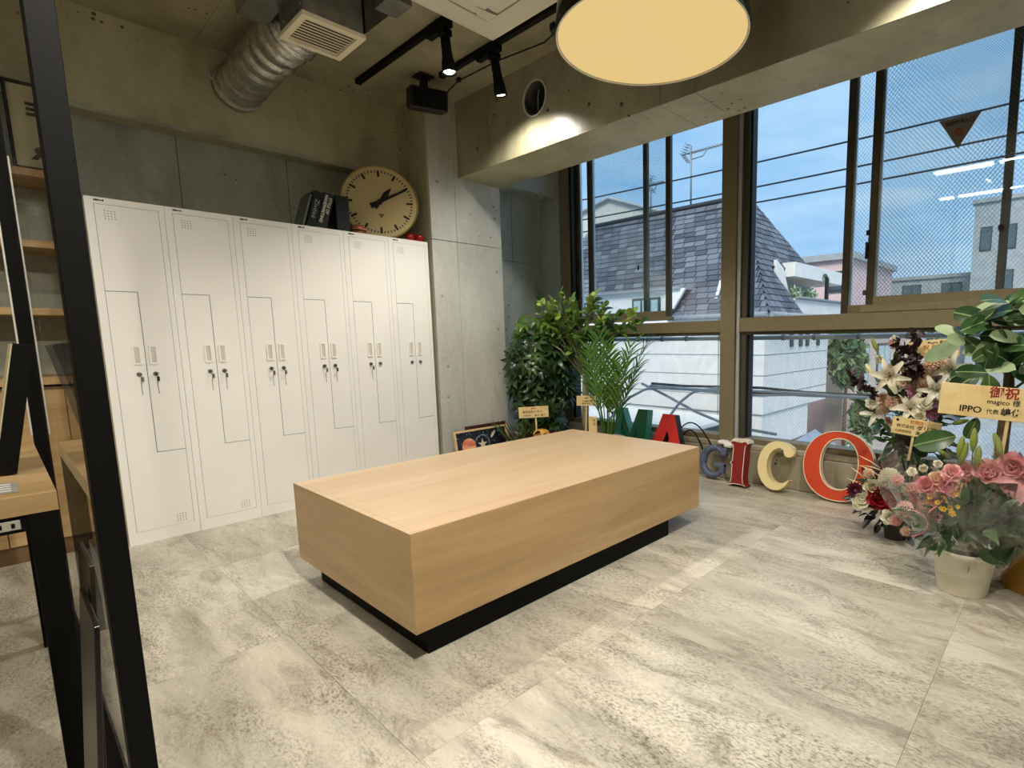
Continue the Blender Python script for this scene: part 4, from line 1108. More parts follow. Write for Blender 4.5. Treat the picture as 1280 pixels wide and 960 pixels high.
# I
t = thing('letter_i', 'narrow dark red letter I with peeling white trim and flared serifs', 'letter', (3.46, 1.72, 0))
M = letter_frame(1.735, 3.462, 0.004, 0.14)
ipoly = [(-0.068, 0.0), (-0.05, 0.014), (-0.045, 0.06), (-0.047, 0.14), (-0.062, 0.155), (-0.047, 0.170), (-0.046, 0.25), (-0.052, 0.285), (-0.078, 0.298), (-0.06, 0.312), (0.02, 0.306), (0.045, 0.318), (0.07, 0.302), (0.048, 0.286), (0.044, 0.25), (0.042, 0.06), (0.05, 0.018), (0.072, 0.0), (0.03, 0.008), (-0.03, 0.006)]
b = B(); b.prism(ipoly, 0.085, M, 0, 1); b.build('letter_body', [MT['l_dkred'], MT['l_dkred']], t)
def scale_poly(p, f, c): return [(c[0]+(x-c[0])*f, c[1]+(y-c[1])*f) for x, y in p]
inner = [(x*0.90, 0.155+(y-0.155)*0.972) for x, y in ipoly]
b = B(); b.ring(ipoly, inner, 0.089, M, h0=0.0852); b.build('trim', MT['l_white'], t)
b = B(); b.prism([(-0.066, 0.3125), (0.02, 0.3066), (0.045, 0.3186), (0.07, 0.3026), (0.062, 0.324), (0.03, 0.332), (-0.05, 0.328)], 0.082, M, h0=0.006); b.build('serif_cap', MT['l_white'], t)
# G
t = thing('letter_g', 'small slate blue rounded letter G beside the table', 'letter', (3.46, 1.98, 0))
M = letter_frame(1.975, 3.478, 0.004, 0.2)
b = B(); cen = []
for i in range(37):
    a = math.radians(38 + (340-38)*i/36); cen.append((0.088*math.cos(a), 0.130+0.102*math.sin(a)))
path3 = [M @ Vector((p[0], p[1], 0.024)) for p in cen]
rad = [0.016+0.012*math.sin(PI*min(1, i/36*1.05)) for i in range(37)]
b.tube(path3, rad, 14); b.build('bowl', MT['l_blue'], t)
b = B(); b.box(0.018, 0.098, 0.092, 0.126, 0.0, 0.05, M=M, bev=0.008, seg=2); b.box(0.062, 0.098, 0.05, 0.124, 0.0, 0.048, M=M, bev=0.008, seg=2); b.build('crossbar', MT['l_blue'], t)
b = B(); b.box(0.062, 0.104, 0.178, 0.236, 0.0, 0.048, M=M, bev=0.008, seg=2); b.build('serif', MT['l_blue'], t)
# A
t = thing('letter_a', 'bright scarlet letter A with black sides behind the table', 'letter', (3.46, 2.37, 0))
M = letter_frame(2.355, 3.44, 0.004, 0.16)
aout = [(-0.205, 0), (-0.055, 0.455), (0.055, 0.455), (0.205, 0), (0.105, 0), (0.070, 0.11), (-0.070, 0.11), (-0.105, 0)]
b = B(); b.prism([(-0.205, 0), (-0.055, 0.455), (0.0, 0.455), (0.0, 0.33), (-0.048, 0.19), (-0.105, 0)], 0.07, M, 0, 1)
b.prism([(0.205, 0), (0.055, 0.455), (0.0, 0.455), (0.0, 0.33), (0.048, 0.19), (0.105, 0)], 0.07, M, 0, 1)
b.box(-0.075, 0.075, 0.105, 0.185, 0.0, 0.069, M=M); b.build('letter_body', [MT['l_scarlet'], MT['l_black']], t)
# M
t = thing('letter_m', 'dark green block letter M with teal sides behind the palm', 'letter', (3.46, 2.70, 0))
M = letter_frame(2.74, 3.475, 0.004, 0.14)
b = B(); b.prism([(0.07, 0), (0.07, 0.47), (0.165, 0.47), (0.165, 0)], 0.075, M, 0, 1); b.prism([(-0.165, 0), (-0.165, 0.47), (-0.10, 0.47), (-0.10, 0)], 0.075, M, 1, 1)
b.prism([(0.0, 0.16), (0.0, 0.26), (0.0695, 0.47), (0.0695, 0.34)], 0.075, M, 0, 1); b.prism([(0.0, 0.16), (0.0, 0.26), (-0.0995, 0.47), (-0.0995, 0.34)], 0.075, M, 0, 1)
b.build('letter_body', [MT['l_green'], MT['l_teal']], t)
# thin wire hoops lying on the ledge behind the letter A
for k, (y0, y1, z1, x) in enumerate(((2.02, 2.46, 0.40, 3.535), (2.09, 2.36, 0.345, 3.515))):
    b = B(); pts = [(x, y0+(y1-y0)*i/20, 0.10+(z1-0.10)*math.sin(PI*(0.14+0.86*i/20))) for i in range(21)]
    b.tube(pts, 0.0055, 8); o = b.build('wire_hoop', MT['black'], origin=(x, (y0+y1)/2, 0.1)); tag(o, 'thin black cable arching %s the other beside the scarlet letter' % ('above' if k == 0 else 'below'), 'cable')
b = B()
b.box(3.50, 3.57, 1.84, 1.91, 0.245, 0.285, bev=0.012, seg=2); b.box(3.52, 3.58, 1.90, 1.97, 0.262, 0.29, bev=0.01, seg=2)
o = b.build('crumpled_cloth', MT['plastic_w'], origin=(3.54, 1.9, 0.25)); tag(o, 'small crumpled white scrap on the ledge under the mullion', 'scrap')

# ================================================================== PICTURES LEANING ON THE COLUMN
MT['space'] = None
m, nt, out = newmat('night_sky_print')
_n = noise(nt, coords(nt), 9, 6, 0.6, 0.7)
_c = ramp(nt, _n, [(0.3, lin(20, 18, 24)), (0.55, lin(40, 44, 56)), (0.75, lin(84, 112, 118))])
_vo = nd(nt, 'ShaderNodeTexVoronoi', {'Vector': coords(nt), 'Scale': 42.0})
_s = nd(nt, 'ShaderNodeMath', {0: _vo.outputs['Distance'], 1: 0.12}, operation='LESS_THAN').outputs[0]
shade(nt, out, mix(nt, _s, _c, lin(226, 226, 220)), 0.3)
MT['space'] = m
m, nt, out = newmat('banded_planet_print')
_n = noise(nt, coords(nt, (4, 4, 22), (0.4, 0, 0.3)), 2.0, 5, 0.6, 0.6)
shade(nt, out, ramp(nt, _n, [(0.3, lin(180, 76, 52)), (0.5, lin(226, 128, 92)), (0.7, lin(240, 190, 150))]), 0.35)
MT['planet'] = m
MT['frame_wood'] = wood('pale_frame_wood', lin(206, 176, 124), lin(224, 196, 146), lin(236, 212, 166), 'X', 0.5)
MT['frame_red'] = plain('dark_red_frame', lin(84, 34, 28), 0.4)
MT['nebula'] = plain('pale_teal_print', lin(128, 160, 160), 0.4, 0, 0.25, 30)
def picture(x0, x1, z1, y, lean, skew, mat, label, art):
    M = frame((x0, y, 0.002), (1, skew, 0), (0, lean, 1))
    w, h = x1-x0, z1
    t = thing('framed_picture', label, 'picture', ((x0+x1)/2, y, 0))
    b = B(); b.ring([(0, 0), (w, 0), (w, h), (0, h)], [(0.016, 0.016), (w-0.016, 0.016), (w-0.016, h-0.016), (0.016, h-0.016)], 0.018, M); b.build('frame', MT[mat], t)
    B().box(0.016, w-0.016, 0.016, h-0.016, 0.004, 0.008, M=M).build('print_sheet', MT['space'], t)
    if art:
        disc = lambda cx, cy, r, m, h0, rx=1.0, n=28: B().prism([(cx+rx*r*math.cos(2*PI*i/n), cy+r*math.sin(2*PI*i/n)) for i in range(n)], h0+0.0006, M, h0=h0).build('printed_motif', MT[m], t)
        disc(w*0.25, h*0.62, 0.066, 'planet', 0.0081)
        disc(w*0.50, h*0.64, 0.072, 'nebula', 0.0081); disc(w*0.50, h*0.64, 0.064, 'space', 0.0088)
        star = [((0.05 if i % 2 == 0 else 0.018)*math.sin(2*PI*i/10)+w*0.50, (0.05 if i % 2 == 0 else 0.018)*math.cos(2*PI*i/10)+h*0.62) for i in range(10)]
        B().prism(star, 0.0101, M, h0=0.0095).build('printed_motif', MT['l_white'], t)
        b = B(); Mg = M @ Matrix.Translation((w*0.72, h*0.82, 0.0081)) @ Matrix.Rotation(0.8, 4, 'Z'); b.prism([(0.036*math.cos(2*PI*i/20), 0.012*math.sin(2*PI*i/20)) for i in range(20)], 0.0006, Mg); b.build('printed_motif', MT['l_white'], t)
        disc(w*0.70, h*0.42, 0.04, 'planet', 0.0081)
    return t
picture(2.46, 2.858, 0.372, 3.600, 0.17, 0.0, 'frame_red', 'dark red picture frame leaning on the column behind the space print', False)
picture(2.318, 2.835, 0.352, 3.560, 0.17, 0.0, 'frame_wood', 'pale wood framed space print with planets leaning at the column foot', True)

# ================================================================== OUTSIDE
GZ = -3.7
MT['asphalt'] = plain('asphalt', lin(168, 172, 176), 0.85, 0, 0.12, 3)
MT['stucco'] = plain('white_stucco', lin(236, 229, 220), 0.8, 0, 0.04, 5)
MT['stucco_line'] = plain('stucco_joint', lin(150, 152, 154), 0.8)
MT['slate'] = island('slate_shingle', lin(74, 77, 85), lin(124, 127, 134), 0.6, 0.2)
MT['slate_base'] = plain('roof_underlay', lin(44, 46, 52), 0.8)
MT['tan'] = plain('tan_render', lin(214, 190, 172), 0.85, 0, 0.06, 4)
MT['beige'] = plain('beige_render', lin(206, 200, 186), 0.85, 0, 0.05, 3)
MT['pink'] = plain('pink_render', lin(224, 190, 184), 0.85, 0, 0.05, 3)
MT['greyw'] = plain('grey_wall', lin(170, 172, 170), 0.85, 0, 0.08, 3)
MT['bluemetal'] = plain('blue_grey_metal_roof', lin(150, 164, 184), 0.45, 0.1, 0.05, 3)
MT['win_dark'] = plain('far_window_glass', lin(84, 98, 102), 0.15, 0, 0.1, 2)
MT['win_pale'] = plain('far_window_pale', lin(176, 196, 198), 0.2, 0, 0.08, 6)
MT['winframe'] = plain('far_window_frame', lin(50, 66, 64), 0.5)
MT['cable'] = plain('cable_black', lin(30, 38, 44), 0.5)
MT['cable_g'] = plain('cable_grey', lin(140, 144, 144), 0.5, 0.3)
MT['leaf_far'] = island('tree_leaf_far', lin(54, 84, 50), lin(128, 150, 96), 0.6)
MT['leaf_far2'] = island('tree_leaf_pale', lin(110, 140, 100), lin(196, 212, 180), 0.6)

gr = B().box(3.9, 70, -40, 45, GZ-0.2, GZ).build('ground', MT['asphalt']); tag(gr, 'grey street surface far below the windows', 'street', kind='structure')

def shingles(b, P, U, V, rows, ulim, exp=0.135, wid=0.26, seed=1):
    """overlapping slates: P eave start, U unit along eave, V unit up the slope, ulim(v) -> (u0,u1)"""
    rnd = random.Random(seed); N = U.cross(V).normalized()
    for r in range(rows):
        v0 = r*exp; v1 = v0+exp*1.08; u0, u1 = ulim(v0+exp/2)
        u = u0-(wid/2 if r % 2 else 0)-rnd.random()*0.05
        while u < u1:
            a = max(u+0.009, u0); c = min(u+wid-0.009, u1); u += wid
            if c-a < 0.02: continue
            d0 = 0.018+rnd.random()*0.006; dv = rnd.uniform(-0.006, 0.006)
            p = [P+U*a+V*(v0+dv)+N*d0, P+U*c+V*(v0+dv)+N*d0, P+U*c+V*v1+N*0.004, P+U*a+V*v1+N*0.004]
            q = [P+U*a+V*(v0+dv), P+U*c+V*(v0+dv)]
            vs = [b.bm.verts.new(x) for x in p]; w = [b.bm.verts.new(x) for x in q]
            b._f(vs); b._f([w[0], w[1], vs[1], vs[0]])
def win(b0, parent, y0, y1, z0, z1, x, bars=2, pale=True, name='window'):
    f = B().box(x-0.03, x+0.02, y0, y1, z0, z1).build(name, MT['winframe'], parent)
    n = bars
    for k in range(n):
        a = y0+0.05+(y1-y0-0.05)/n*k; c = y0+(y1-y0-0.05)/n*(k+1)
        B().box(x-0.034, x-0.031, a, c, z0+0.05, z1-0.05).build('pane', MT['win_pale' if pale else 'win_dark'], f)
    return f

# --- the white house with the slate mansard roof
HXF, HYC = 9.0, 4.13
ho = thing('white_house', 'white house with a dark slate mansard roof across the lane', 'house', (11, 8, GZ))
ZE = 1.45
B().box(HXF, 12.2, HYC, 15, -0.35, ZE).build('wall', MT['stucco'], ho)                          # overhanging upper storey
B().box(HXF+0.02, 11.2, HYC+0.02, 16, -1.0, -0.352).build('wall', MT['stucco'], ho)
B().box(HXF+0.04, 10.4, HYC+0.04, 16, -1.6, -1.002).build('wall', MT['stucco'], ho)
B().box(HXF+0.06, 9.9, HYC+0.06, 16, GZ, -1.602).build('wall', MT['stucco'], ho)
b = B()
for z in (0.72, 0.35, -0.02, -0.35):
    b.box(HXF-0.004, HXF, HYC, 16, z, z+0.016); b.box(HXF, 12.2, HYC-0.004, HYC, z, z+0.016)
b.box(HXF-0.004, HXF, 5.02, 5.045, -2, ZE)
b.build('joint_lines', MT['stucco_line'], ho); bpy.data.objects['joint_lines']['kind'] = 'stuff'
# roof planes
E0 = Vector((HXF-0.12, HYC-0.12, ZE)); T0 = Vector((10.45, 5.35, 3.86)); T1 = Vector((10.45, 9.45, 3.86)); E1 = Vector((HXF-0.12, 11.2, ZE))
E2 = Vector((13.4, HYC-0.12, ZE)); T2 = Vector((11.0, 5.35, 3.86))
b = B(); b.quad([E0, E1, T1, T0]); Xr = lambda z: 10.45-(z-ZE)*0.42
_ym = lambda z: E0.y+(T0.y-E0.y)*(z-ZE)/(T0.z-ZE)
ZM = 2.42
Xe = T2.x+(E2.x-T2.x)*(T0.z-ZM)/(T0.z-ZE)
b.quad([E0, (Xr(ZE), E0.y, ZE), (Xr(ZM), _ym(ZM), ZM), (E0.x+(T0.x-E0.x)*(ZM-ZE)/(T0.z-ZE), _ym(ZM), ZM)]); b.quad([(E0.x+(T0.x-E0.x)*(ZM-ZE)/(T0.z-ZE), _ym(ZM), ZM), (Xe, _ym(ZM), ZM), T2, T0]); b.quad([T0, T1, T1+Vector((0.55, 0, 0)), T2]); b.quad([E1, E1+Vector((3.2, 0, 0)), T1+Vector((0.55, 0, 0)), T1]); b.quad([(Xe, _ym(ZM), ZM), T2, T1+Vector((0.55, 0, 0)), E1+Vector((3.2, 0, 0))])
b.build('roof_deck', MT['slate_base'], ho)
Uy = Vector((0, -1, 0)); Vf = Vector((T0.x-E0.x, 0, T0.z-ZE)); Lf = Vf.length; Vf.normalize()
b = B()
yE0, yE1 = E0.y, E1.y
shingles(b, Vector((E0.x, E1.y, ZE)), Uy, Vf, int(Lf/0.135), lambda v: ((E1.y-T1.y)*v/Lf, (E1.y-E0.y)-(T0.y-E0.y)*v/Lf), seed=2)
Vr = Vector((0, T0.y-E0.y, T0.z-ZE)); Lr = Vr.length; Vr.normalize()
shingles(b, E0, Vector((1, 0, 0)), Vr, int(Lr/0.135), lambda v: ((T0.x-E0.x)*v/Lr, ((E2.x-E0.x)-(E2.x-T2.x)*v/Lr) if ZE+v*Vr.z > ZM else Xr(ZE+v*Vr.z)-E0.x), seed=3)
o = b.build('slates', MT['slate'], ho, recalc=False); o['kind'] = 'stuff'
b = B(); b.tube([T0+Vector((0, -0.05, 0.03)), T1+Vector((0, 0, 0.03))], 0.05, 6); b.build('ridge_cap', MT['slate_base'], ho)
b = B(); b.tube([E0+Vector((-0.06, 0, -0.02)), Vector((HXF-0.18, 6.05, ZE-0.02))], 0.05, 8); b.tube([E0+Vector((0, -0.06, -0.02)), E2+Vector((0, -0.06, -0.02))], 0.05, 8); b.build('gutter', MT['stucco_line'], ho)
# white dormer wall with windows
B().box(HXF-0.14, HXF+0.75, 6.05, 11.3, ZE-0.3, 1.98).build('dormer_wall', MT['stucco'], ho)
b = B(); b.prism([(0, 0.16), (0.13, 0.16), (0.40, 0.54), (0, 0.54)], 0.06, frame((HXF-0.13, 6.05, ZE), (0, -1, 0), (0, 0, 1))); b.build('dormer_cheek', MT['stucco'], ho)
B().box(HXF-0.24, HXF+0.7, 5.75, 11.3, 1.98, 2.03).build('dormer_eave', MT['stucco_line'], ho)
for y0, y1 in ((6.25, 6.95), (7.75, 8.55)): win(None, ho, y0, y1, ZE-0.02, 1.86, HXF-0.14, 3)
b = B(); b.box(-0.04, 0.04, -0.03, 0.03, 0, 0.75, M=Matrix.Translation((HXF-0.05, 5.15, ZE)) @ Matrix.Rotation(0.5, 4, 'Y')); b.build('skylight_edge', MT['stucco'], ho)
for x in (10.1, 10.55, 10.9, 11.5):
    b = B(); b.box(x, x+0.14, HYC-0.03, HYC-0.004, 0.85, 1.36); b.build('slit_window', MT['winframe'], ho)
# terrace cut into the roof, with canopy slab
B().box(10.35, 13.4, 4.13, 4.20, ZE, 1.78).build('terrace_parapet', MT['stucco'], ho)
B().box(10.75, 13.7, 4.32, 5.15, 2.24, 2.52).build('terrace_canopy', MT['stucco'], ho)
B().box(10.2, 13.4, 5.0, 5.1, ZE, 2.4).build('terrace_wall', MT['greyw'], ho)
b = B(); b.prism([(0, 0), (0.75, 0), (0.32, 0.62), (0, 0.75)], 0.06, frame((10.25, 4.55, 1.78), (1, 0, 0), (0, 0, 1))); b.build('terrace_gable', MT['stucco'], ho)
B().box(10.6, 13.4, 4.2, 5.0, ZE-0.02, ZE+0.04).build('terrace_floor', MT['greyw'], ho)
b = B(); b.tube([(12.4, 4.26, ZE), (12.4, 4.26, 2.30), (12.25, 4.26, 2.36)], 0.045, 8); b.build('drain_pipe', MT['winframe'], ho)
b = B(); b.tube([(10.3, 4.10, 1.79), (13.4, 4.10, 1.79)], 0.03, 6); b.build('terrace_rail', MT['cable_g'], ho)
def bush(name, c, r, n, mat, label, cat, seed, leaf=0.09, trunk=None, sc=(1, 1, 1)):
    rnd = random.Random(seed); t = thing(name, label, cat, (c[0], c[1], c[2]-r*sc[2]))
    b = B()
    for k in range(n):
        d = Vector((rnd.gauss(0, 1), rnd.gauss(0, 1), rnd.gauss(0, 1))).normalized()*(r*rnd.random()**0.45)
        p = Vector(c)+Vector((d.x*sc[0], d.y*sc[1], d.z*sc[2])); x = Vector((rnd.gauss(0, 1), rnd.gauss(0, 1), rnd.gauss(0, 1))).normalized(); y = x.cross(Vector((rnd.gauss(0, 1), rnd.gauss(0, 1), rnd.gauss(0, 1)))).normalized()
        s = leaf*rnd.uniform(0.6, 1.3)
        b.quad([p-x*s, p-y*s*0.5, p+x*s, p+y*s*0.5])
    b.build('foliage', MT[mat], t)
    if trunk is not None:
        b = B(); b.cyl((c[0], c[1], trunk), (c[0], c[1], c[2]), r*0.09, r*0.05, 8); b.build('trunk', MT['stem'], t)
    return t
bush('terrace_shrub', (10.95, 4.45, 1.90), 0.20, 240, 'leaf_far2', 'pale green shrub on the terrace, next to the slates', 'shrub', 5, 0.045, ZE+0.04)
bush('terrace_shrub', (11.75, 4.45, 1.86), 0.24, 260, 'leaf_far2', 'pale green shrub on the terrace, beside the drain pipe', 'shrub', 6, 0.045, ZE+0.04)
# houses further away
def far_house(name, x0, x1, y0, y1, z1, mat, label, wins=(), roof=None):
    t = thing(name, label, 'building', ((x0+x1)/2, (y0+y1)/2, GZ))
    B().box(x0, x1, y0, y1, GZ, z1).build('wall', MT[mat], t)
    B().box(x0-0.12, x1+0.12, y0-0.12, y1+0.12, z1, z1+0.18).build('roof_slab', MT['greyw' if roof is None else roof], t)
    for (face, a0, a1, z0, zz1, nb) in wins:
        if face == 'y':
            f = B().box(a0, a1, y0-0.04, y0+0.02, z0, zz1).build('window', MT['winframe'], t)
            for k in range(nb):
                w = (a1-a0-0.06)/nb
                B().box(a0+0.06+w*k, a0+w*(k+1), y0-0.045, y0-0.041, z0+0.07, zz1-0.07).build('pane', MT['win_pale'], f)
        else:
            f = B().box(x0-0.04, x0+0.02, a0, a1, z0, zz1).build('window', MT['winframe'], t)
            for k in range(nb):
                w = (a1-a0-0.06)/nb
                B().box(x0-0.045, x0-0.041, a0+0.06+w*k, a0+w*(k+1), z0+0.07, zz1-0.07).build('pane', MT['win_dark'], f)
    return t
bp = far_house('pink_house', 16.5, 21, 5.0, 9.0, 3.22, 'pink', 'pink rendered house with a flat roof behind the terrace', (('x', 5.2, 5.6, 2.3, 2.9, 1),))
far_house('tan_building', 14.2, 24, 4.4, 4.8, 1.2, 'tan', 'tan rendered building along the lane beyond the white house', (('y', 15.0, 16.6, -2.0, -1.0, 3), ('y', 18.4, 20.2, -1.9, -0.9, 2), ('y', 15.6, 16.3, -0.3, 0.8, 1), ('y', 17.2, 18.6, -0.3, 0.8, 2)))
bb = thing('gabled_building', 'pale beige gabled building behind the slate roof', 'building', (23, 17, GZ))
b = B(); Mg = frame((20.0, 22.0, GZ), (0, -1, 0), (0, 0, 1)); b.prism([(0, 0), (9.6, 0), (9.6, 9.6), (5.0, 11.3), (0, 10.3)], -6.0, Mg); b.build('wall', MT['beige'], bb)
b = B(); b.tube([(19.9, 22.0, GZ+10.3), (19.9, 17.0, GZ+11.3), (19.9, 12.3, GZ+9.6)], 0.08, 6); b.build('roof_edge', MT['greyw'], bb)
far_house('grey_block', 34, 44, 1.2, 4.4, 7.6, 'greyw', 'distant grey apartment block seen through the wired glass', (('x', 1.5, 2.1, 5.2, 6.4, 1), ('x', 2.6, 3.2, 5.2, 6.4, 1), ('x', 3.6, 4.1, 5.2, 6.4, 1), ('x', 1.5, 2.1, 3.0, 4.2, 1), ('x', 2.6, 3.2, 3.0, 4.2, 1)))
far_house('low_block', 36, 44, 4.6, 9.0, 4.2, 'greyw', 'distant low grey building on the skyline', (('x', 5.0, 6.0, 3.2, 3.9, 2), ('x', 7.0, 8.0, 3.2, 3.9, 2)))
far_house('long_block', 40, 48, -8.0, 1.0, 4.6, 'beige', 'distant long beige building at the end of the skyline', (('x', -3, -2, 3.0, 4.0, 2), ('x', -1, 0, 3.0, 4.0, 2)))
# low metal roof and lean-to below
lr = thing('lean_to_roof', 'blue grey metal lean-to roof beside the white house', 'roof', (10.5, 3.6, GZ))
b = B(); b.quad([(9.2, 4.12, -1.15), (11.6, 4.12, -0.95), (11.6, 3.65, -1.25), (9.2, 3.2, -1.85)]); b.quad([(9.2, 4.12, -1.2), (11.6, 4.12, -1.0), (11.6, 3.65, -1.3), (9.2, 3.2, -1.9)]); b.build('sheet', MT['bluemetal'], lr)
b = B(); b.box(9.25, 11.5, 3.65, 3.75, GZ, -1.65); b.build('wall', MT['greyw'], lr)
b = B()
for k in range(3): b.tube([(9.9+0.6*k, 4.12, -1.08+0.05*k), (9.9+0.6*k, 3.42+0.1*k, -1.62+0.13*k)], 0.015, 6)
b.build('seams', MT['stucco_line'], lr)
hut = thing('rooftop_unit', 'low dark mesh covered unit with a pale top below the window', 'unit', (7.3, 5.2, GZ))
B().box(6.6, 8.0, 4.3, 6.6, GZ, -0.35).build('mesh_body', MT['winframe'], hut)
B().box(6.5, 8.1, 4.2, 6.7, -0.348, -0.26, bev=0.02).build('top', MT['stucco'], hut)
bush('street_tree', (13.0, 3.95, 0.55), 0.62, 900, 'leaf_far', 'green tree standing at the corner of the white house', 'tree', 8, 0.12, GZ, (0.8, 0.7, 1.2))
bush('street_tree', (13.9, 3.75, -1.0), 0.66, 900, 'leaf_far', 'olive green bush above the metal lean-to roof', 'tree', 9, 0.11, GZ, (1.0, 0.5, 1.2))
bush('street_tree', (12.3, 3.45, -1.7), 0.5, 700, 'leaf_far2', 'pale variegated shrub beside the metal lean-to roof', 'tree', 10, 0.08, GZ, (0.8, 0.6, 1.2))
bush('street_tree', (26.0, 4.9, 0.3), 1.2, 700, 'leaf_far', 'green tree beyond the tan building', 'tree', 12, 0.16, GZ, (0.8, 0.7, 1.4))
# roof antennas
def antenna(c, h, L, n, label, d=Vector((0, -1, 0))):
    t = thing('television_antenna', label, 'antenna', c)
    c = Vector(c); top = c+Vector((0, 0, h))
    b = B(); b.cyl(c, top+Vector((0, 0, 0.12)), 0.022, n=6); b.build('mast', MT['cable_g'], t)
    b = B(); a0 = top-d*L*0.2; a1 = top+d*L*0.8; b.cyl(a0, a1, 0.016, n=6); b.tube([top+Vector((0, 0, -0.14)), top+d*L*0.28+Vector((0, 0, -0.13)), top+d*L*0.4], 0.012, 6); b.build('boom', MT['cable_g'], t)
    for k in range(n):
        p = a0.lerp(a1, 0.15+0.85*k/(n-1)); b = B(); b.cyl(p-Vector((0.09, 0, 0)), p+Vector((0.09, 0, 0)), 0.007, n=4); b.cyl(p-Vector((0, 0, 0.035)), p+Vector((0, 0, 0.035)), 0.009, n=4); b.build('element', MT['cable_g'], t)
    b = B()
    for s_ in (-1, 1):
        for k in range(5):
            q = a0+Vector((0, 0, s_*0.045*k))-d*(-0.035*k); b.cyl(q-Vector((0.15, 0, 0)), q+Vector((0.15, 0, 0)), 0.008, n=4); b.cyl(q-d*0.05, q+d*0.05, 0.009, n=4)
    b.build('reflector', MT['cable_g'], t)
antenna((10.55, 6.63, 3.93), 1.12, 1.05, 11, 'long television antenna on the slate roof ridge')
antenna((10.8, 7.9, 3.93), 0.75, 0.45, 6, 'short television antenna further along the slate roof ridge')
# overhead wires
for k, (za, zb, lab) in enumerate(((3.60, 3.26, 'uppermost overhead wire crossing the sky'), (3.25, 2.98, 'middle overhead wire crossing the sky'), (3.04, 2.79, 'lowest of the three overhead wires crossing the sky'))):
    b = B(); pts = [(7.0, 11-15*i/16, za+(zb-za)*i/16-0.10*math.sin(PI*i/16)+0.10*(i/16)**2) for i in range(17)]
    b.tube(pts, 0.011, 6); o = b.build('overhead_wire', MT['cable'], origin=(7, 4, za)); tag(o, lab, 'wire', 'overhead wires outside the windows')
cbn = thing('cable_bundle', 'thick bundle of dark telephone cables crossing low outside the windows', 'cable', (6, 2, 0.4))
rnd = random.Random(4)
for k in range(5):
    b = B(); oy, oz = rnd.uniform(-0.02, 0.02), rnd.uniform(-0.025, 0.025)
    b.tube([(6+oy, 4.4-7.5*i/14, 0.405+oz*(1.0 if i > 3 else 1.8)+0.012*math.sin(i*1.7+k)+0.10*(i/14)**2) for i in range(15)], 0.016, 8); b.build('cable', MT['cable'] if k % 2 else MT['cable_g'], cbn)
for k, (pts, lab) in enumerate(((((6, 4.15, 0.40), (5.95, 4.45, 0.36), (5.9, 4.75, 0.20), (5.85, 5.05, -0.12), (5.8, 5.2, -0.4)), 'grey conduit bending down from the cable bundle above the green letter'),
              (((6, 3.35, 0.42), (5.98, 3.7, 0.36), (5.95, 3.9, 0.2), (5.9, 4.1, -0.08), (5.88, 4.25, -0.4)), 'grey conduit bending down from the cable bundle above the scarlet letter'),
              (((6.05, 4.6, 0.42), (6.05, 4.2, 0.28), (6.05, 3.7, 0.08), (6.05, 3.2, -0.06), (6.05, 2.6, -0.1)), 'dark cable sagging below the bundle'))):
    b = B(); b.tube(resample([Vector(p) for p in pts], 16), 0.018, 8); o = b.build('conduit', MT['cable_g'], origin=pts[0]); tag(o, lab, 'cable')
# guard rail pipe just outside the glass
gd = thing('guard_rail', 'grey steel pipe rail outside the lower window panes', 'rail', (3.92, 1.9, 0.24))
b = B(); b.cyl((3.92, -0.9, 1.045), (3.92, 4.2, 1.045), 0.017, n=12); b.build('pipe', MT['silver'], gd)
for y in (1.945, 4.05, -0.7):
    b = B(); b.cyl((3.92, y, 0.24), (3.92, y, 1.045), 0.014, n=10); b.build('support', MT['silver'], gd)
for y in (2.18, 2.5, 2.75, 3.02, 1.42, 1.12, 0.82, 0.55, 1.65):
    b = B(); b.cyl((3.92, y-0.012, 1.045), (3.92, y+0.012, 1.045), 0.0215, n=12); b.box(3.915, 3.925, y-0.004, y+0.004, 1.06, 1.085); b.build('clamp', MT['cable_g'], gd)
B().box(3.86, 4.0, -1.7, 4.3, 0.16, 0.24).build('sill_slab', MT['conc_up'], gd)

# ================================================================== PLANTS AND FLOWERS
def leaf_mesh(name, L, W, mat, fold=0.15, bend=0.25, n=7, tip=1.0, base=0.35, wave=0.0, margin=None, rnd=False):
    """one leaf along +x: folded along its midrib and arching down"""
    b = B(); rows = []
    for i in range(n+1):
        t = i/n; w = W/2*(math.sin(PI*min(1, t**(0.75)))**0.8)*(1-0.25*t*tip) if 0 < i < n else 0.0008
        if rnd and 0 < i < n: w = W/2*math.sqrt(max(0.0, 1-(2*t**1.2-1)**2))
        z = -bend*L*t*t + 0.25*bend*L*t; x = L*t*(1-0.12*bend*t)
        zz = fold*w + wave*L*math.sin(t*9)
        rows.append([(x, -w, z+zz), (x, -w*0.5, z+zz*0.45), (x, 0, z), (x, w*0.5, z+zz*0.45), (x, w, z+zz)])
    vs = [[b.bm.verts.new(Vector(p)) for p in r] for r in rows]
    for i in range(n):
        for j in range(4):
            f = b._f([vs[i][j], vs[i+1][j], vs[i+1][j+1], vs[i][j+1]], 1 if (margin and j in (0, 3)) else 0, True)
    return b.mesh(name, [MT[mat]] + ([MT[margin]] if margin else []), recalc=False)
MT['leaf_dark'] = leafmat('dark_green_leaf', lin(26, 48, 26), lin(62, 92, 44), 0.32, 0.15)
MT['leaf_mid'] = leafmat('mid_green_leaf', lin(48, 84, 34), lin(104, 140, 62), 0.35, 0.25)
MT['leaf_lime'] = leafmat('lime_green_leaf', lin(116, 152, 58), lin(190, 212, 110), 0.4, 0.3)
MT['leaf_palm'] = leafmat('palm_leaf', lin(52, 104, 38), lin(122, 168, 72), 0.4, 0.3)
MT['leaf_big'] = leafmat('rubber_leaf', lin(34, 66, 34), lin(74, 108, 58), 0.3, 0.15, vein=lin(176, 196, 130))
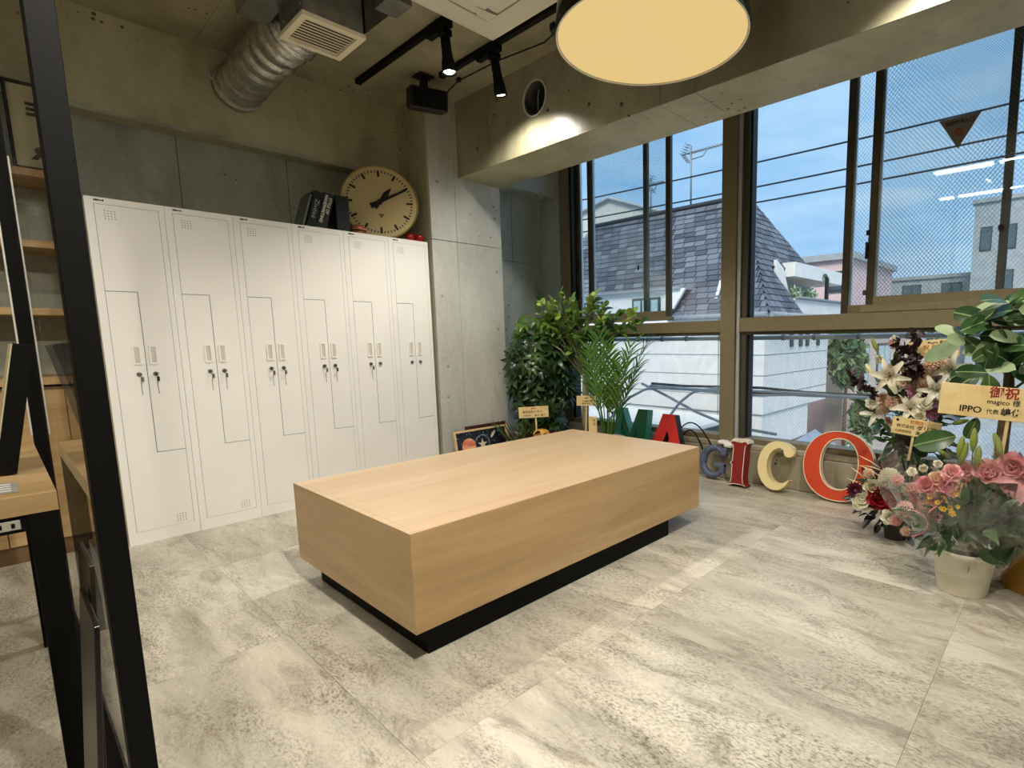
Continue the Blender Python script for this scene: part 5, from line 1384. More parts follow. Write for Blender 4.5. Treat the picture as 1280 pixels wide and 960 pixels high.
MT['leaf_pale'] = leafmat('pale_underside_leaf', lin(128, 152, 112), lin(176, 192, 150), 0.5, 0.2)
MT['leaf_wine'] = leafmat('wine_leaf', lin(40, 10, 22), lin(92, 20, 36), 0.4, 0.2)
MT['leaf_black'] = leafmat('almost_black_leaf', lin(24, 12, 16), lin(52, 28, 32), 0.45, 0.05)
MT['bark'] = plain('pale_bark', lin(150, 140, 116), 0.8, 0, 0.15, 20, 0.3)
MT['bark_dk'] = plain('brown_bark', lin(104, 84, 60), 0.8, 0, 0.2, 20, 0.3)
MT['moss'] = island('dry_moss', lin(104, 100, 82), lin(166, 162, 140), 0.9)
MT['pot_white'] = plain('white_pot', lin(226, 220, 200), 0.5, 0, 0.03)
MT['pot_dark'] = plain('dark_pot', lin(60, 56, 50), 0.6)
MT['pot_mustard'] = plain('mustard_wrapped_pot', lin(168, 122, 28), 0.5, 0, 0.15, 5)
MT['soil'] = plain('potting_soil', lin(56, 44, 32), 0.95, 0, 0.2, 40)
def pot(parent, c, r0, r1, h, mat, soil=True, z0=0.0):
    M = Matrix.Translation((c[0], c[1], z0))
    b = B(); b.lathe([(0.001, 0), (r0*0.97, 0), (r0, 0.006), (r1, h-0.02), (r1+0.008, h-0.018), (r1+0.008, h), (r1-0.004, h), (r1-0.012, h-0.03)], 36, M); p = b.build('pot', MT[mat], parent)
    if soil:
        b = B(); b.lathe([(0.001, h-0.025), (r1-0.012, h-0.03)], 24, M); b.build('soil', MT['soil'], p)
    return p

LF = {}
LF['rubber'] = leaf_mesh('leaf', 0.105, 0.062, 'leaf_mid', 0.2, 0.25, 8, rnd=True)
LF['rubber_l'] = leaf_mesh('leaf', 0.105, 0.060, 'leaf_lime', 0.2, 0.25, 8, rnd=True)
LF['big'] = leaf_mesh('leaf', 0.17, 0.092, 'leaf_big', 0.16, 0.25, 10, rnd=True)
LF['big_p'] = leaf_mesh('leaf', 0.17, 0.078, 'leaf_pale', 0.16, 0.2, 10, rnd=True)
LF['green'] = leaf_mesh('leaf', 0.10, 0.042, 'leaf_dark', 0.2, 0.35)
LF['wine'] = leaf_mesh('leaf', 0.13, 0.042, 'leaf_wine', 0.25, 0.35)
LF['black'] = leaf_mesh('leaf', 0.045, 0.034, 'leaf_black', 0.3, 0.2, 5)
LF['blade'] = leaf_mesh('leaf', 0.2, 0.014, 'leaf_palm', 0.4, 0.5, 8)
# palmate schefflera leaf: eight leaflets from one point
def palmate(name, mat, L=0.10, k=8):
    b = B(); bm = b.bm
    for i in range(k):
        a = 2*PI*i/k; c, s_ = math.cos(a), math.sin(a); W = L*0.38; n = 5; rows = []
        for q in range(n+1):
            t = q/n; w = W/2*math.sin(PI*t**0.7)**0.9 if 0 < q < n else 0.001; z = -0.45*L*t*t; x = L*(0.12+0.85*t)
            rows.append([bm.verts.new(Vector((x*c-y*s_, x*s_+y*c, z+abs(y)*0.25))) for y in (-w, 0, w)])
        for q in range(n):
            for j in range(2): b._f([rows[q][j], rows[q+1][j], rows[q+1][j+1], rows[q][j+1]], 0, True)
    b.cyl((0, 0, -0.08), (0, 0, 0), 0.0025, n=5, m=0)
    return b.mesh(name, MT[mat], recalc=False)
LF['palmate'] = palmate('leaf', 'leaf_dark', 0.105)
LF['palmate_l'] = palmate('leaf', 'leaf_mid', 0.10)

def rnd_dir(r): return Vector((r.gauss(0, 1), r.gauss(0, 1), r.gauss(0, 1))).normalized()

# --- schefflera in the recess
r = random.Random(21)
t = thing('umbrella_plant', 'dense dark green umbrella plant standing in the concrete recess', 'plant', (3.24, 3.50, 0))
pot(t, (3.24, 3.50), 0.13, 0.16, 0.26, 'pot_dark')
for k in range(4):
    a = k*1.7; top = Vector((3.24+0.11*math.cos(a), 3.50+0.1*math.sin(a), 1.0+0.06*k))
    b = B(); b.tube([(3.24+0.03*math.cos(a), 3.50+0.03*math.sin(a), 0.22), (3.24+0.06*math.cos(a), 3.5+0.06*math.sin(a), 0.6), top], [0.014, 0.012, 0.008], 8); b.build('stem', MT['bark_dk'], t)
for k in range(240):
    z = r.uniform(0.30, 1.26); rad = 0.30*(1-0.35*abs((z-0.85)/0.55)**2); a = r.uniform(0, 2*PI); q = rad*math.sqrt(r.uniform(0.25, 1))
    p = Vector((3.13+q*math.cos(a)*1.05, 3.42+q*math.sin(a)*0.85, z))
    p.y = min(3.84, p.y+0.03); p.x = max(3.045 if p.y > 3.57 else 0.80*p.y+0.06, min(3.51, p.x-0.02))
    out_ = Vector((math.cos(a)*0.8, math.sin(a)*0.8, 0.9)) + rnd_dir(r)*0.45 + Vector((-0.25, -0.3, 0))
    put('leaf', LF['palmate_l' if (z > 1.08 or r.random() < 0.1) else 'palmate'], t, basis(p, rnd_dir(r), out_.normalized(), r.uniform(0.75, 1.2)))

# --- round-leaved rubber tree, lime leaves at the top
r = random.Random(22)
t = thing('rubber_tree', 'round-leaved lime green rubber tree with a pale trunk by the window', 'plant', (3.22, 3.03, 0))
pot(t, (3.22, 3.03), 0.12, 0.155, 0.26, 'pot_white')
b = B()
for k in range(420):
    a = r.uniform(0, 2*PI); q = 0.145*math.sqrt(r.random()); p = Vector((3.22+q*math.cos(a), 3.03+q*math.sin(a), 0.255+r.uniform(0, 0.035)*(1.2-q*4))); d = rnd_dir(r); d.z = abs(d.z)*0.6
    e_ = d.cross(rnd_dir(r)).normalized()*0.003; b.quad([p-e_, p+e_, p+d*0.03+e_, p+d*0.03-e_])
o = b.build('moss_cover', MT['moss'], t); o['kind'] = 'stuff'
b = B(); b.tube([(3.22, 3.03, 0.22), (3.215, 3.035, 0.45), (3.225, 3.03, 0.7), (3.22, 3.04, 0.92)], [0.032, 0.030, 0.028, 0.024], 12); b.build('trunk', MT['bark'], t)
tips = [(3.02, 3.34, 1.27), (3.05, 3.20, 1.33), (3.15, 3.08, 1.36), (3.25, 2.98, 1.33), (3.25, 2.84, 1.30), (3.28, 2.72, 1.22), (3.32, 2.60, 1.24), (3.30, 2.52, 1.16), (3.05, 3.10, 1.15), (3.12, 2.95, 1.08), (3.18, 3.25, 1.18), (3.3, 2.92, 1.15), (3.1, 3.4, 1.15), (3.14, 3.12, 0.96), (3.22, 2.90, 0.92), (3.28, 3.12, 0.82), (3.26, 3.02, 0.66), (2.98, 3.28, 1.36), (3.08, 3.14, 1.42), (3.2, 2.9, 1.38), (3.1, 3.26, 1.24), (3.2, 3.1, 1.26), (3.2, 2.78, 1.2), (3.12, 3.02, 1.2), (3.0, 3.36, 1.1), (3.3, 2.8, 1.05)]
for k, tp in enumerate(tips):
    tp = Vector(tp); s0 = Vector((3.22, 3.035, 0.74+0.17*(k % 2)+r.uniform(-0.02, 0.02))) if tp.z > 1.0 else Vector((3.22, 3.035, tp.z-0.1)); mid = s0.lerp(tp, 0.5)+Vector((0, 0, 0.05))
    b = B(); b.tube([s0, mid, tp], [0.008, 0.006, 0.003], 6); b.build('branch', MT['bark'], t)
    d = (tp-mid).normalized()
    nl = 15 if tp.z > 1.0 else 9
    for q in range(nl):
        f = q/nl; base_p = mid.lerp(tp, 0.15+0.95*f); a = q*2.4
        side = d.cross(Vector((0, 0, 1))).normalized()*math.cos(a) + Vector((0, 0, 1))*math.sin(a)*0.7
        dir_ = (side + d*0.55 + Vector((0, 0, 0.15)) + rnd_dir(r)*0.3).normalized()
        lime = tp.z > 1.24 and r.random() < 0.62 or r.random() < 0.12
        put('leaf', LF['rubber_l' if lime else 'rubber'], t, basis(base_p, dir_, Vector((-0.3, -0.3, 1))+rnd_dir(r)*0.5, r.uniform(0.62, 1.0)))

# --- areca palm
r = random.Random(23)
t = thing('areca_palm', 'feathery green areca palm in front of the green letter', 'plant', (3.18, 2.76, 0))
pot(t, (3.18, 2.76), 0.10, 0.13, 0.28, 'pot_white')
def frond(base, dirv, L, droop, nl, name='frond'):
    b = B(); pts = []
    p = Vector(base); d = Vector(dirv).normalized()
    for i in range(13):
        pts.append(p.copy()); p = p + d*(L/12); d = (d + Vector((0, 0, -droop/12))).normalized()
    b.tube(pts, [0.004*(1-0.75*i/12)+0.0008 for i in range(13)], 5)
    for k in range(nl):
        f = 0.34+0.65*k/nl; i = min(11, int(f*12)); q = pts[i].lerp(pts[i+1], f*12-i); d = (pts[i+1]-pts[i]).normalized()
        sd = d.cross(Vector((0, 0, 1)))
        if sd.length < 0.2: sd = d.cross(Vector((1, 0.4, 0)))
        sd.normalize(); nn = sd.cross(d)
        for s_ in (-1, 1):
            ll = L*(0.34-0.22*abs(f-0.55))*r.uniform(0.8, 1.15); dd = (d*1.1+sd*s_*0.6+nn*0.12+rnd_dir(r)*0.12).normalized(); w = 0.0075
            rows = []
            for m_ in range(5):
                tt = m_/4; c = q+dd*(ll*tt)+Vector((0, 0, -0.35*ll*tt*tt)); ww = w*(1-tt)**0.6*(0.6+0.8*min(1, tt*3)) if m_ < 4 else 0.0003
                side = dd.cross(nn).normalized(); rows.append([b.bm.verts.new(c+side*ww), b.bm.verts.new(c-side*ww)])
            for m_ in range(4): b._f([rows[m_][0], rows[m_+1][0], rows[m_+1][1], rows[m_][1]], 0, True)
    return b
for k in range(13):
    a = r.uniform(0, 2*PI); sp = r.uniform(0.10, 0.42); L = r.uniform(0.62, 0.90)
    fb_ = frond((3.18+0.03*math.cos(a), 2.76+0.03*math.sin(a), 0.26), (sp*math.cos(a)*0.8, sp*math.sin(a)*1.05, 1.0), L, r.uniform(0.25, 0.7), 11)
    fb_.build('frond', MT['leaf_palm'], t, recalc=False)
# gift card and red bow tied on the palm pot
cd_ = thing('gift_card', 'narrow cream gift card standing in the palm pot', 'card', (3.05, 2.8, 0.27))
Mcd = frame((3.05, 2.80, 0.30), (0.35, -0.94, 0), (-0.03, 0.10, 0.45))
B().box(-0.035, 0.035, 0, 0.155, 0, 0.0015, M=Mcd).build('card', MT['plaque'], cd_)
for k in range(2): text('lettering', '御祝'[k], 0.022, MT['ink_brown'], cd_, Mcd @ Matrix.Translation((0.012, 0.125-0.03*k, 0.002)))
MT['ribbon'] = plain('red_satin_ribbon', lin(186, 20, 26), 0.3)
bw = thing('ribbon_bow', 'red satin bow on the palm pot rim', 'bow', (3.045, 2.73, 0.24))
for k in range(7):
    a = 2*PI*k/7; b = B(); c = Vector((3.045, 2.73, 0.30)); ax = Vector((-0.35*math.sin(a), math.cos(a), 0.75*math.sin(a)))
    b.grid(lambda u, v: c + ax*(0.055*math.sin(PI*u)) + Vector((-0.02, -0.01, 0))*(1+2*u*(1-u)) + Vector((0, 0.02*(u-0.5), 0)) + Vector((0.012*(v-0.5), 0.004*(v-.5), 0.022*(v-0.5))), 8, 2); b.build('loop', MT['ribbon'], bw)

# --- low planter of wine-red foliage and small arrangement beside the framed print
r = random.Random(24)
t = thing('red_foliage_arrangement', 'low basket of wine red and green foliage behind the table', 'plant', (2.93, 3.30, 0))
pot(t, (2.93, 3.30), 0.09, 0.12, 0.25, 'bun')
for k in range(46):
    a = r.uniform(0, 2*PI); d = Vector((math.cos(a), math.sin(a)*1.1, r.uniform(0.3, 1.3)))
    p = Vector((2.93, 3.30, 0.24))+Vector((math.cos(a), math.sin(a), 0))*r.uniform(0, 0.12)
    put('leaf', LF['wine' if k % 3 else 'green'], t, basis(p, d, rnd_dir(r)+Vector((0, 0, 1)), r.uniform(0.9, 1.6)))
MT['orange_fan'] = plain('orange_yellow_fruit', lin(226, 168, 74), 0.5, 0, 0.1, 8)
b = B(); b.sphere((2.87, 3.20, 0.30), 0.062, 20, 10, sc=(1.1, 1.1, 0.75)); b.build('gourd', MT['orange_fan'], t)
MT['twig_red'] = plain('red_brown_twig', lin(120, 40, 30), 0.6, 0, 0.2)
t = thing('grass_tuft', 'tuft of red brown and olive blades beside the framed space print', 'plant', (2.80, 3.42, 0))
pot(t, (2.80, 3.40), 0.07, 0.09, 0.20, 'pot_dark')
LF['blade_r'] = leaf_mesh('blade', 0.24, 0.010, 'leaf_wine', 0.4, 0.35, 8)
LF['blade_g'] = leaf_mesh('blade', 0.24, 0.010, 'leaf_mid', 0.4, 0.35, 8)
for k in range(90):
    a = r.uniform(0, 2*PI); d = Vector((math.cos(a)*0.7, math.sin(a)*0.7, 1.0)); p = Vector((2.80, 3.40, 0.19))+Vector((math.cos(a), math.sin(a), 0))*r.uniform(0, 0.06)
    put('blade', LF['blade_r' if k % 2 else 'blade_g'], t, basis(p, d, rnd_dir(r), r.uniform(0.7, 1.25)))

# ---------------------------------------------------------------- flowers
MT['p_white'] = petal('petal_cream_white', lin(232, 226, 196), lin(250, 248, 232))
MT['p_pink'] = petal('petal_pale_pink', lin(236, 178, 176), lin(250, 216, 208))
MT['p_peach'] = petal('petal_peach', lin(236, 196, 170), lin(250, 228, 206))
MT['p_mauve'] = petal('petal_mauve', lin(166, 84, 120), lin(224, 160, 186))
MT['p_red'] = petal('petal_dark_red', lin(110, 6, 14), lin(170, 16, 24), 0.15)
MT['p_wine'] = petal('petal_wine', lin(60, 10, 30), lin(110, 20, 50), 0.15)
MT['p_yellow'] = petal('petal_yellow', lin(230, 178, 20), lin(252, 222, 70))
MT['p_rose'] = petal('petal_rose_pink', lin(226, 140, 150), lin(246, 192, 190))
MT['bud'] = plain('lily_bud_green', lin(136, 150, 62), 0.5, 0, 0.15, 20)
MT['bud_c'] = plain('lily_bud_cream', lin(226, 220, 168), 0.5, 0, 0.08, 20)
MT['anther'] = plain('anther_rust', lin(150, 70, 20), 0.8)
MT['sten'] = plain('flower_stem_green', lin(70, 104, 48), 0.6, 0, 0.1)
def petal_patch(b, M, L, W, cup, curl, m=0, n=4, k=4):
    """cupped petal along local x, rising to +z"""
    vs = []
    for i in range(n+1):
        t = i/n; w = W/2*math.sin(PI*(0.12+0.80*t))**0.75; row = []
        for j in range(k+1):
            s_ = 2*j/k-1; row.append(b.bm.verts.new(M @ Vector((L*t, w*s_, cup*(L*t)**2/L + 0.45*w*s_*s_ - curl*L*max(0, t-0.6)**2*4))))
        vs.append(row)
    for i in range(n):
        for j in range(k): b._f([vs[i][j], vs[i+1][j], vs[i+1][j+1], vs[i][j+1]], m, True)
def rose(name, mat, r_=0.04, seed=0):
    b = B(); rd = random.Random(seed); layers = ((3, 82, 0.55, 0.75), (4, 70, 0.75, 0.9), (5, 55, 0.92, 1.0), (6, 34, 1.05, 1.05), (6, 12, 1.1, 1.1))
    for q, (n, el, sc, wd) in enumerate(layers):
        for i in range(n):
            a = 2*PI*i/n+q*0.7+rd.uniform(-0.1, 0.1); e_ = math.radians(el+rd.uniform(-6, 6))
            M = Matrix.Rotation(a, 4, 'Z') @ Matrix.Translation((r_*0.12, 0, 0)) @ Matrix.Rotation(-e_, 4, 'Y'); petal_patch(b, M, r_*sc, r_*1.25*wd, 0.5 if q < 4 else 0.2, 0.35 if q > 1 else 0.0)
    b.cyl((0, 0, -0.03), (0, 0, 0.002), 0.003, n=6, m=1); b.sphere((0, 0, 0), r_*0.22, 8, 6, 1)
    return b.mesh(name, [MT[mat], MT['sten']], recalc=False)
def pompon(name, mat, r_=0.04, n=90, L=0.5, seed=0, centre=None):
    b = B(); rd = random.Random(seed)
    for i in range(n):
        z = 1-1.55*(i+0.5)/n; a = i*2.39996; q = math.sqrt(max(0, 1-z*z)); d = Vector((q*math.cos(a), q*math.sin(a), z))
        M = basis(d*r_*(1-L), d+rnd_dir(rd)*0.15, (-d.y, d.x, 0.3)); petal_patch(b, M, r_*L*rd.uniform(0.9, 1.1), r_*0.34, 0.3, 0.5, 0, 3, 2)
    b.sphere((0, 0, 0), r_*(1-L)*1.05, 12, 8, 0 if centre is None else 2); b.cyl((0, 0, -r_*1.3), (0, 0, 0), 0.003, n=6, m=1)
    return b.mesh(name, [MT[mat], MT['sten']]+([MT[centre]] if centre else []), recalc=False)
def dahlia(name, mat, mat2, r_=0.045, seed=0):
    b = B()
    for q, (n, el, sc, m) in enumerate(((16, 8, 1.0, 0), (14, 28, 0.85, 0), (11, 48, 0.65, 0), (8, 66, 0.48, 2))):
        for i in range(n):
            M = Matrix.Rotation(2*PI*(i+0.5*(q % 2))/n, 4, 'Z') @ Matrix.Rotation(-math.radians(el), 4, 'Y'); petal_patch(b, M, r_*sc, r_*0.36, 0.25, 0.2, m, 3, 2)
    b.cyl((0, 0, -0.03), (0, 0, 0), 0.003, n=6, m=1); b.sphere((0, 0, 0.004), r_*0.2, 8, 6, 2)
    return b.mesh(name, [MT[mat], MT['sten'], MT[mat2]], recalc=False)
def lily(name, mat, r_=0.075):
    b = B()
    for i in range(6):
        M = Matrix.Rotation(2*PI*i/6, 4, 'Z') @ Matrix.Rotation(-math.radians(48 if i % 2 else 42), 4, 'Y'); petal_patch(b, M, r_, r_*(0.52 if i % 2 else 0.40), 0.15, 1.1, 0, 6, 4)
        e_ = Matrix.Rotation(2*PI*(i+0.5)/6, 4, 'Z'); p0 = Vector((0, 0, 0.002)); p1 = e_ @ Vector((r_*0.22, 0, r_*0.62)); b.cyl(p0, p1, 0.0011, n=4, m=1); b.box(-0.0045, 0.0045, -0.0015, 0.0015, -0.0015, 0.0015, 2, Matrix.Translation(p1) @ e_)
    b.cyl((0, 0, -0.03), (0, 0, 0.004), 0.004, n=6, m=1)
    return b.mesh(name, [MT[mat], MT['sten'], MT['anther']], recalc=False)
def budm(name, mat, L=0.075):
    b = B(); b.lathe([(0.003, 0), (0.008, L*0.1), (0.0125, L*0.4), (0.011, L*0.7), (0.006, L*0.92), (0.001, L)], 12); b.cyl((0, 0, -0.05), (0, 0, 0.003), 0.0022, n=5, m=1)
    return b.mesh(name, [MT[mat], MT['sten']])
def orchid(name, mat, r_=0.014):
    b = B()
    for i in range(5):
        M = Matrix.Rotation(2*PI*i/5, 4, 'Z') @ Matrix.Rotation(-math.radians(22), 4, 'Y'); petal_patch(b, M, r_, r_*0.9, 0.2, 0.2, 0, 3, 2)
    b.sphere((0, 0, 0.003), r_*0.22, 6, 4, 1)
    return b.mesh(name, [MT[mat], MT['anther']], recalc=False)
FLW = {'rose_red': rose('rose', 'p_red', 0.045, 1), 'rose_white': rose('rose', 'p_white', 0.045, 2), 'rose_pink': rose('rose', 'p_rose', 0.05, 3), 'rose_peach': rose('rose', 'p_peach', 0.036, 4),
       'pom_white': pompon('chrysanthemum', 'p_white', 0.052, 130, 0.55, 5), 'pom_peach': pompon('chrysanthemum', 'p_peach', 0.030, 80, 0.3, 6), 'carn_pink': pompon('carnation', 'p_pink', 0.042, 80, 0.6, 7), 'carn_peach': pompon('carnation', 'p_peach', 0.036, 70, 0.65, 8),
       'dahlia': dahlia('dahlia', 'p_mauve', 'p_white', 0.046), 'dahlia_w': dahlia('dahlia', 'p_wine', 'p_mauve', 0.046), 'lily': lily('lily', 'p_white', 0.085), 'lily_pink': lily('lily', 'p_rose', 0.11),
       'bud': budm('lily_bud', 'bud', 0.085), 'bud_c': budm('lily_bud', 'bud_c', 0.08), 'orchid': orchid('orchid', 'p_yellow'), 'orchid_p': orchid('orchid', 'p_mauve', 0.013), 'alstro': rose('small_flower', 'p_white', 0.028, 9), 'calla': None}
def flower(kind, parent, p, look=None, s=1.0, rd=random):
    p = Vector(p); look = (CAM-p).normalized() if look is None else Vector(look).normalized()
    z = (look + rnd_dir(rd)*0.25).normalized(); x = z.cross(rnd_dir(rd)).normalized()
    me = FLW[kind]
    return put(me.name.split('.')[0], me, parent, basis(p, x, z, s))
def stem_to(parent, p, root, rad=0.002):
    b = B(); p = Vector(p); root = Vector(root); b.tube([root, root.lerp(p, 0.5)+Vector((0, 0, 0.04)), p], rad, 5); return b.build('stem', MT['sten'], parent)
def leafy(parent, kind, c, n, rad, sc, rd, out=(0, 0, 0.3), name='leaf', smin=0.7, smax=1.2):
    for k in range(n):
        d = rnd_dir(rd); p = Vector(c)+Vector((d.x*rad[0], d.y*rad[1], d.z*rad[2]))*rd.random()**0.4
        put(name, LF[kind], parent, basis(p, d+Vector(out)+rnd_dir(rd)*0.4, rnd_dir(rd)+Vector((-0.3, -0.2, 0.8)), sc*rd.uniform(smin, smax)))

# --- tall stand arrangement of lilies, dahlias and pale roses
r = random.Random(31)
AX = 3.2
t = thing('flower_stand', 'tall stand arrangement of white lilies, mauve dahlias and peach flowers by the window', 'flowers', (3.27, 0.64, 0))
b = B()
for k in range(3):
    a = 2*PI*k/3+0.4; b.tube([(3.27+0.16*math.cos(a), 0.64+0.16*math.sin(a), 0.006), (3.27+0.02*math.cos(a), 0.64+0.02*math.sin(a), 0.22), (3.27+0.05*math.cos(a), 0.64+0.05*math.sin(a), 0.42)], 0.007, 6)
b.build('stand_legs', MT['black'], t)
pot(t, (3.27, 0.64), 0.08, 0.10, 0.13, 'pot_dark', True, 0.40)
root = (3.27, 0.64, 0.52)
spots = [('lily', 1113, 470, 1.0), ('lily', 1190, 462, 1.0), ('lily', 1138, 512, 1.0), ('lily', 1172, 488, 0.9), ('lily', 1093, 516, 0.85), ('dahlia', 1143, 489, 1.0), ('dahlia', 1184, 478, 0.85), ('dahlia', 1166, 517, 0.95), ('dahlia_w', 1144, 463, 1.0), ('dahlia_w', 1136, 470, 0.8),
         ('pom_peach', 1158, 475, 1.15), ('carn_peach', 1112, 462, 1.0), ('carn_peach', 1175, 453, 1.1), ('carn_peach', 1163, 455, 1.0), ('rose_peach', 1104, 500, 0.9), ('carn_peach', 1114, 503, 0.95), ('carn_peach', 1122, 496, 0.8), ('alstro', 1090, 504, 1.0), ('alstro', 1156, 505, 1.0), ('alstro', 1186, 447, 1.0), ('rose_peach', 1168, 447, 0.8), ('carn_peach', 1106, 512, 0.8), ('alstro', 1196, 472, 0.9), ('rose_peach', 1130, 500, 0.8), ('carn_peach', 1182, 508, 0.7), ('alstro', 1150, 520, 0.9), ('rose_peach', 1128, 478, 0.8), ('alstro', 1120, 484, 1.0)]
for kind, px_, py_, s in spots:
    p = at_x(px_, py_, AX+r.uniform(-0.05, 0.05)); flower(kind, t, p, s=s*1.08, rd=r); stem_to(t, p+Vector((0.02, 0, 0)), root)
for k in range(34):
    p = at_x(1145+r.gauss(0, 26), 480+r.gauss(0, 22), AX+0.05+r.uniform(-0.03, 0.05)); flower(('carn_peach', 'alstro', 'rose_peach', 'alstro', 'carn_pink')[k % 5], t, p, s=r.uniform(0.6, 0.95), rd=r); stem_to(t, p+Vector((0.02, 0, 0)), root)
for px_, py_, mat in ((1092, 470, 'bud_c'), (1097, 440, 'bud'), (1122, 441, 'bud_c'), (1160, 470, 'bud_c'), (1190, 530, 'bud'), (1172, 562, 'bud')):
    p = at_x(px_, py_, AX); d = (p-Vector(root)).normalized(); put('lily_bud', FLW[mat], t, basis(p, d.cross(Vector((1, 0, 0.2))), d, 1.0)); stem_to(t, p, root)
leafy(t, 'green', (3.28, 0.66, 0.66), 95, (0.10, 0.24, 0.26), 1.0, r)
leafy(t, 'green', (3.26, 0.62, 0.42), 60, (0.12, 0.20, 0.13), 0.9, r, (0, 0, -0.3))
for k, chain in enumerate((((1147, 415), (1142, 432), (1146, 447), (1140, 460)), ((1120, 428), (1127, 440), (1132, 452), (1138, 464)), ((1065, 468), (1072, 476), (1082, 486), (1096, 494)), ((1132, 452), (1140, 456), (1150, 462), (1146, 470)))):
    pts = [at_x(a, c, AX-0.03) for a, c in chain]; b = B(); b.tube(pts[::-1], 0.002, 5); b.build('stem', MT['leaf_black'], t)
    stem_to(t, pts[-1], root)
    for q in range(40):
        f = q/40*3; i = int(f); p = pts[i].lerp(pts[i+1], f-i)+rnd_dir(r)*0.014; put('leaf', LF['black'], t, basis(p, rnd_dir(r), rnd_dir(r)+Vector((-0.6, -0.2, 0)), r.uniform(0.75, 1.2)))
for px_, py_ in ((1120, 580), (1133, 572), (1140, 585), (1128, 592), (1147, 575)):
    p = at_x(px_, py_, 3.18); flower('alstro', t, p, s=0.55, rd=r); stem_to(t, p, root)

# --- rubber tree at the right with big leaves
r = random.Random(32)
t = thing('big_leaf_rubber_tree', 'rubber tree with large oval leaves above the biggest plaque', 'plant', (3.02, 0.22, 0))
pot(t, (3.02, 0.22), 0.13, 0.16, 0.26, 'pot_dark')
b = B(); b.tube([(3.02, 0.22, 0.22), (3.015, 0.225, 0.5), (3.02, 0.215, 0.78), (3.0, 0.22, 0.95)], [0.030, 0.027, 0.024, 0.016], 12); b.build('trunk', MT['bark_dk'], t)
clusters = [((1237, 402), 0.13, 7), ((1262, 382), 0.12, 7), ((1205, 425), 0.12, 7), ((1250, 432), 0.12, 6), ((1225, 462), 0.11, 6), ((1276, 420), 0.11, 7), ((1262, 455), 0.10, 5), ((1300, 395), 0.12, 7), ((1310, 450), 0.12, 7)]
for (cx_p, cy_p), L, n in clusters:
    p = at_x(cx_p, cy_p, 2.93); b = B(); s0 = Vector((3.01, 0.22, max(0.6, p.z-0.16))); b.tube([s0, s0.lerp(p, 0.5)+Vector((0, 0, -0.01)), p], [0.007, 0.005, 0.003], 6); b.build('branch', MT['bark_dk'], t)
    for q in range(n):
        a = 2*PI*q/n+r.uniform(-0.3, 0.3); d = Vector((math.cos(a)*0.6-0.25, math.sin(a), math.sin(a*2+1)*0.5+r.uniform(-0.35, 0.55)))
        put('leaf', LF['big_p' if r.random() < 0.25 else 'big'], t, basis(p+rnd_dir(r)*0.015, d, Vector((-0.8, -0.25, 0.55))+rnd_dir(r)*0.45, r.uniform(0.62, 0.98)))
for (px_, py_), d, s in (((1236, 468), (0.0, -0.10, -0.9), 0.85), ((1234, 466), (0, 0.9, 0.05), 0.7), ((1222, 522), (-0.1, 0.2, -0.6), 0.6), ((1195, 545), (-0.3, 0.5, -0.15), 1.0)):
    p = at_x(px_, py_, 2.72 if py_ > 460 else 2.85); put('leaf', LF['big'], t, basis(p, d, (-1, -0.25, 0.3), s))

# --- wrapped bouquet in the white pot
def cellophane(parent, c, r0, z0, r1, z1, seed, name='cellophane', folds=9, amp=0.16, a0=0.0, a1=2*PI, bulge=0.0):
    rd = random.Random(seed); ph = [rd.uniform(0, 6.28) for _ in range(4)]
    def f(u, v):
        a = a0+(a1-a0)*u; w = 1+amp*v*(0.6*math.sin(folds*a+ph[0])+0.4*math.sin(folds*1.7*a+ph[1]+3*v))
        rr_ = (r0+(r1-r0)*v**0.8+bulge*math.sin(PI*v))*w
        return (c[0]+rr_*math.cos(a), c[1]+rr_*math.sin(a), z0+(z1-z0)*v+0.05*v*v*math.sin(4*a+ph[2])+0.02*v*math.sin(11*a+ph[3]))
    b = B(); b.grid(f, 64, 10, sm=False); return b.build(name, MT['film'], parent, recalc=False)
MT['film'] = film('cellophane')
r = random.Random(33)
BC = (2.555, 0.285)
t = thing('wrapped_bouquet', 'cellophane wrapped bouquet of pink and yellow flowers in a white pot', 'flowers', (BC[0], BC[1], 0))
pot(t, BC, 0.088, 0.112, 0.185, 'pot_white')
cellophane(t, BC, 0.125, 0.10, 0.20, 0.235, 3, folds=8, amp=0.22)
cellophane(t, BC, 0.10, 0.19, 0.30, 0.52, 4, folds=9, amp=0.2, a0=1.0, a1=5.6, bulge=0.05)
root = (BC[0], BC[1], 0.17)
spots = [('carn_pink', 1158, 636, 0.85), ('carn_pink', 1131, 636, 0.8), ('carn_pink', 1140, 612, 0.7), ('carn_peach', 1132, 664, 0.6), ('rose_pink', 1157, 607, 0.6), ('rose_peach', 1172, 600, 0.8), ('rose_pink', 1190, 592, 0.6), ('alstro', 1140, 590, 0.55), ('carn_pink', 1122, 600, 0.6), ('orchid_p', 1168, 626, 1.5), ('orchid_p', 1172, 646, 1.6), ('orchid_p', 1164, 648, 1.4), ('rose_peach', 1196, 612, 0.7), ('carn_pink', 1120, 650, 0.6), ('alstro', 1172, 580, 0.5), ('alstro', 1154, 585, 0.5), ('rose_pink', 1183, 606, 0.6), ('carn_pink', 1146, 622, 0.7), ('carn_peach', 1168, 616, 0.6)]
for kind, px_, py_, s in spots:
    p = at_x(px_, py_, 2.50+r.uniform(-0.04, 0.04)); flower(kind, t, p, s=s*1.1, rd=r); stem_to(t, p, root)
for k in range(26):
    p = at_x(1176+r.uniform(-16, 22), 612+r.uniform(-10, 34)+0, 2.47+r.uniform(-0.03, 0.03)); flower('orchid', t, p, s=r.uniform(0.7, 1.05), rd=r)
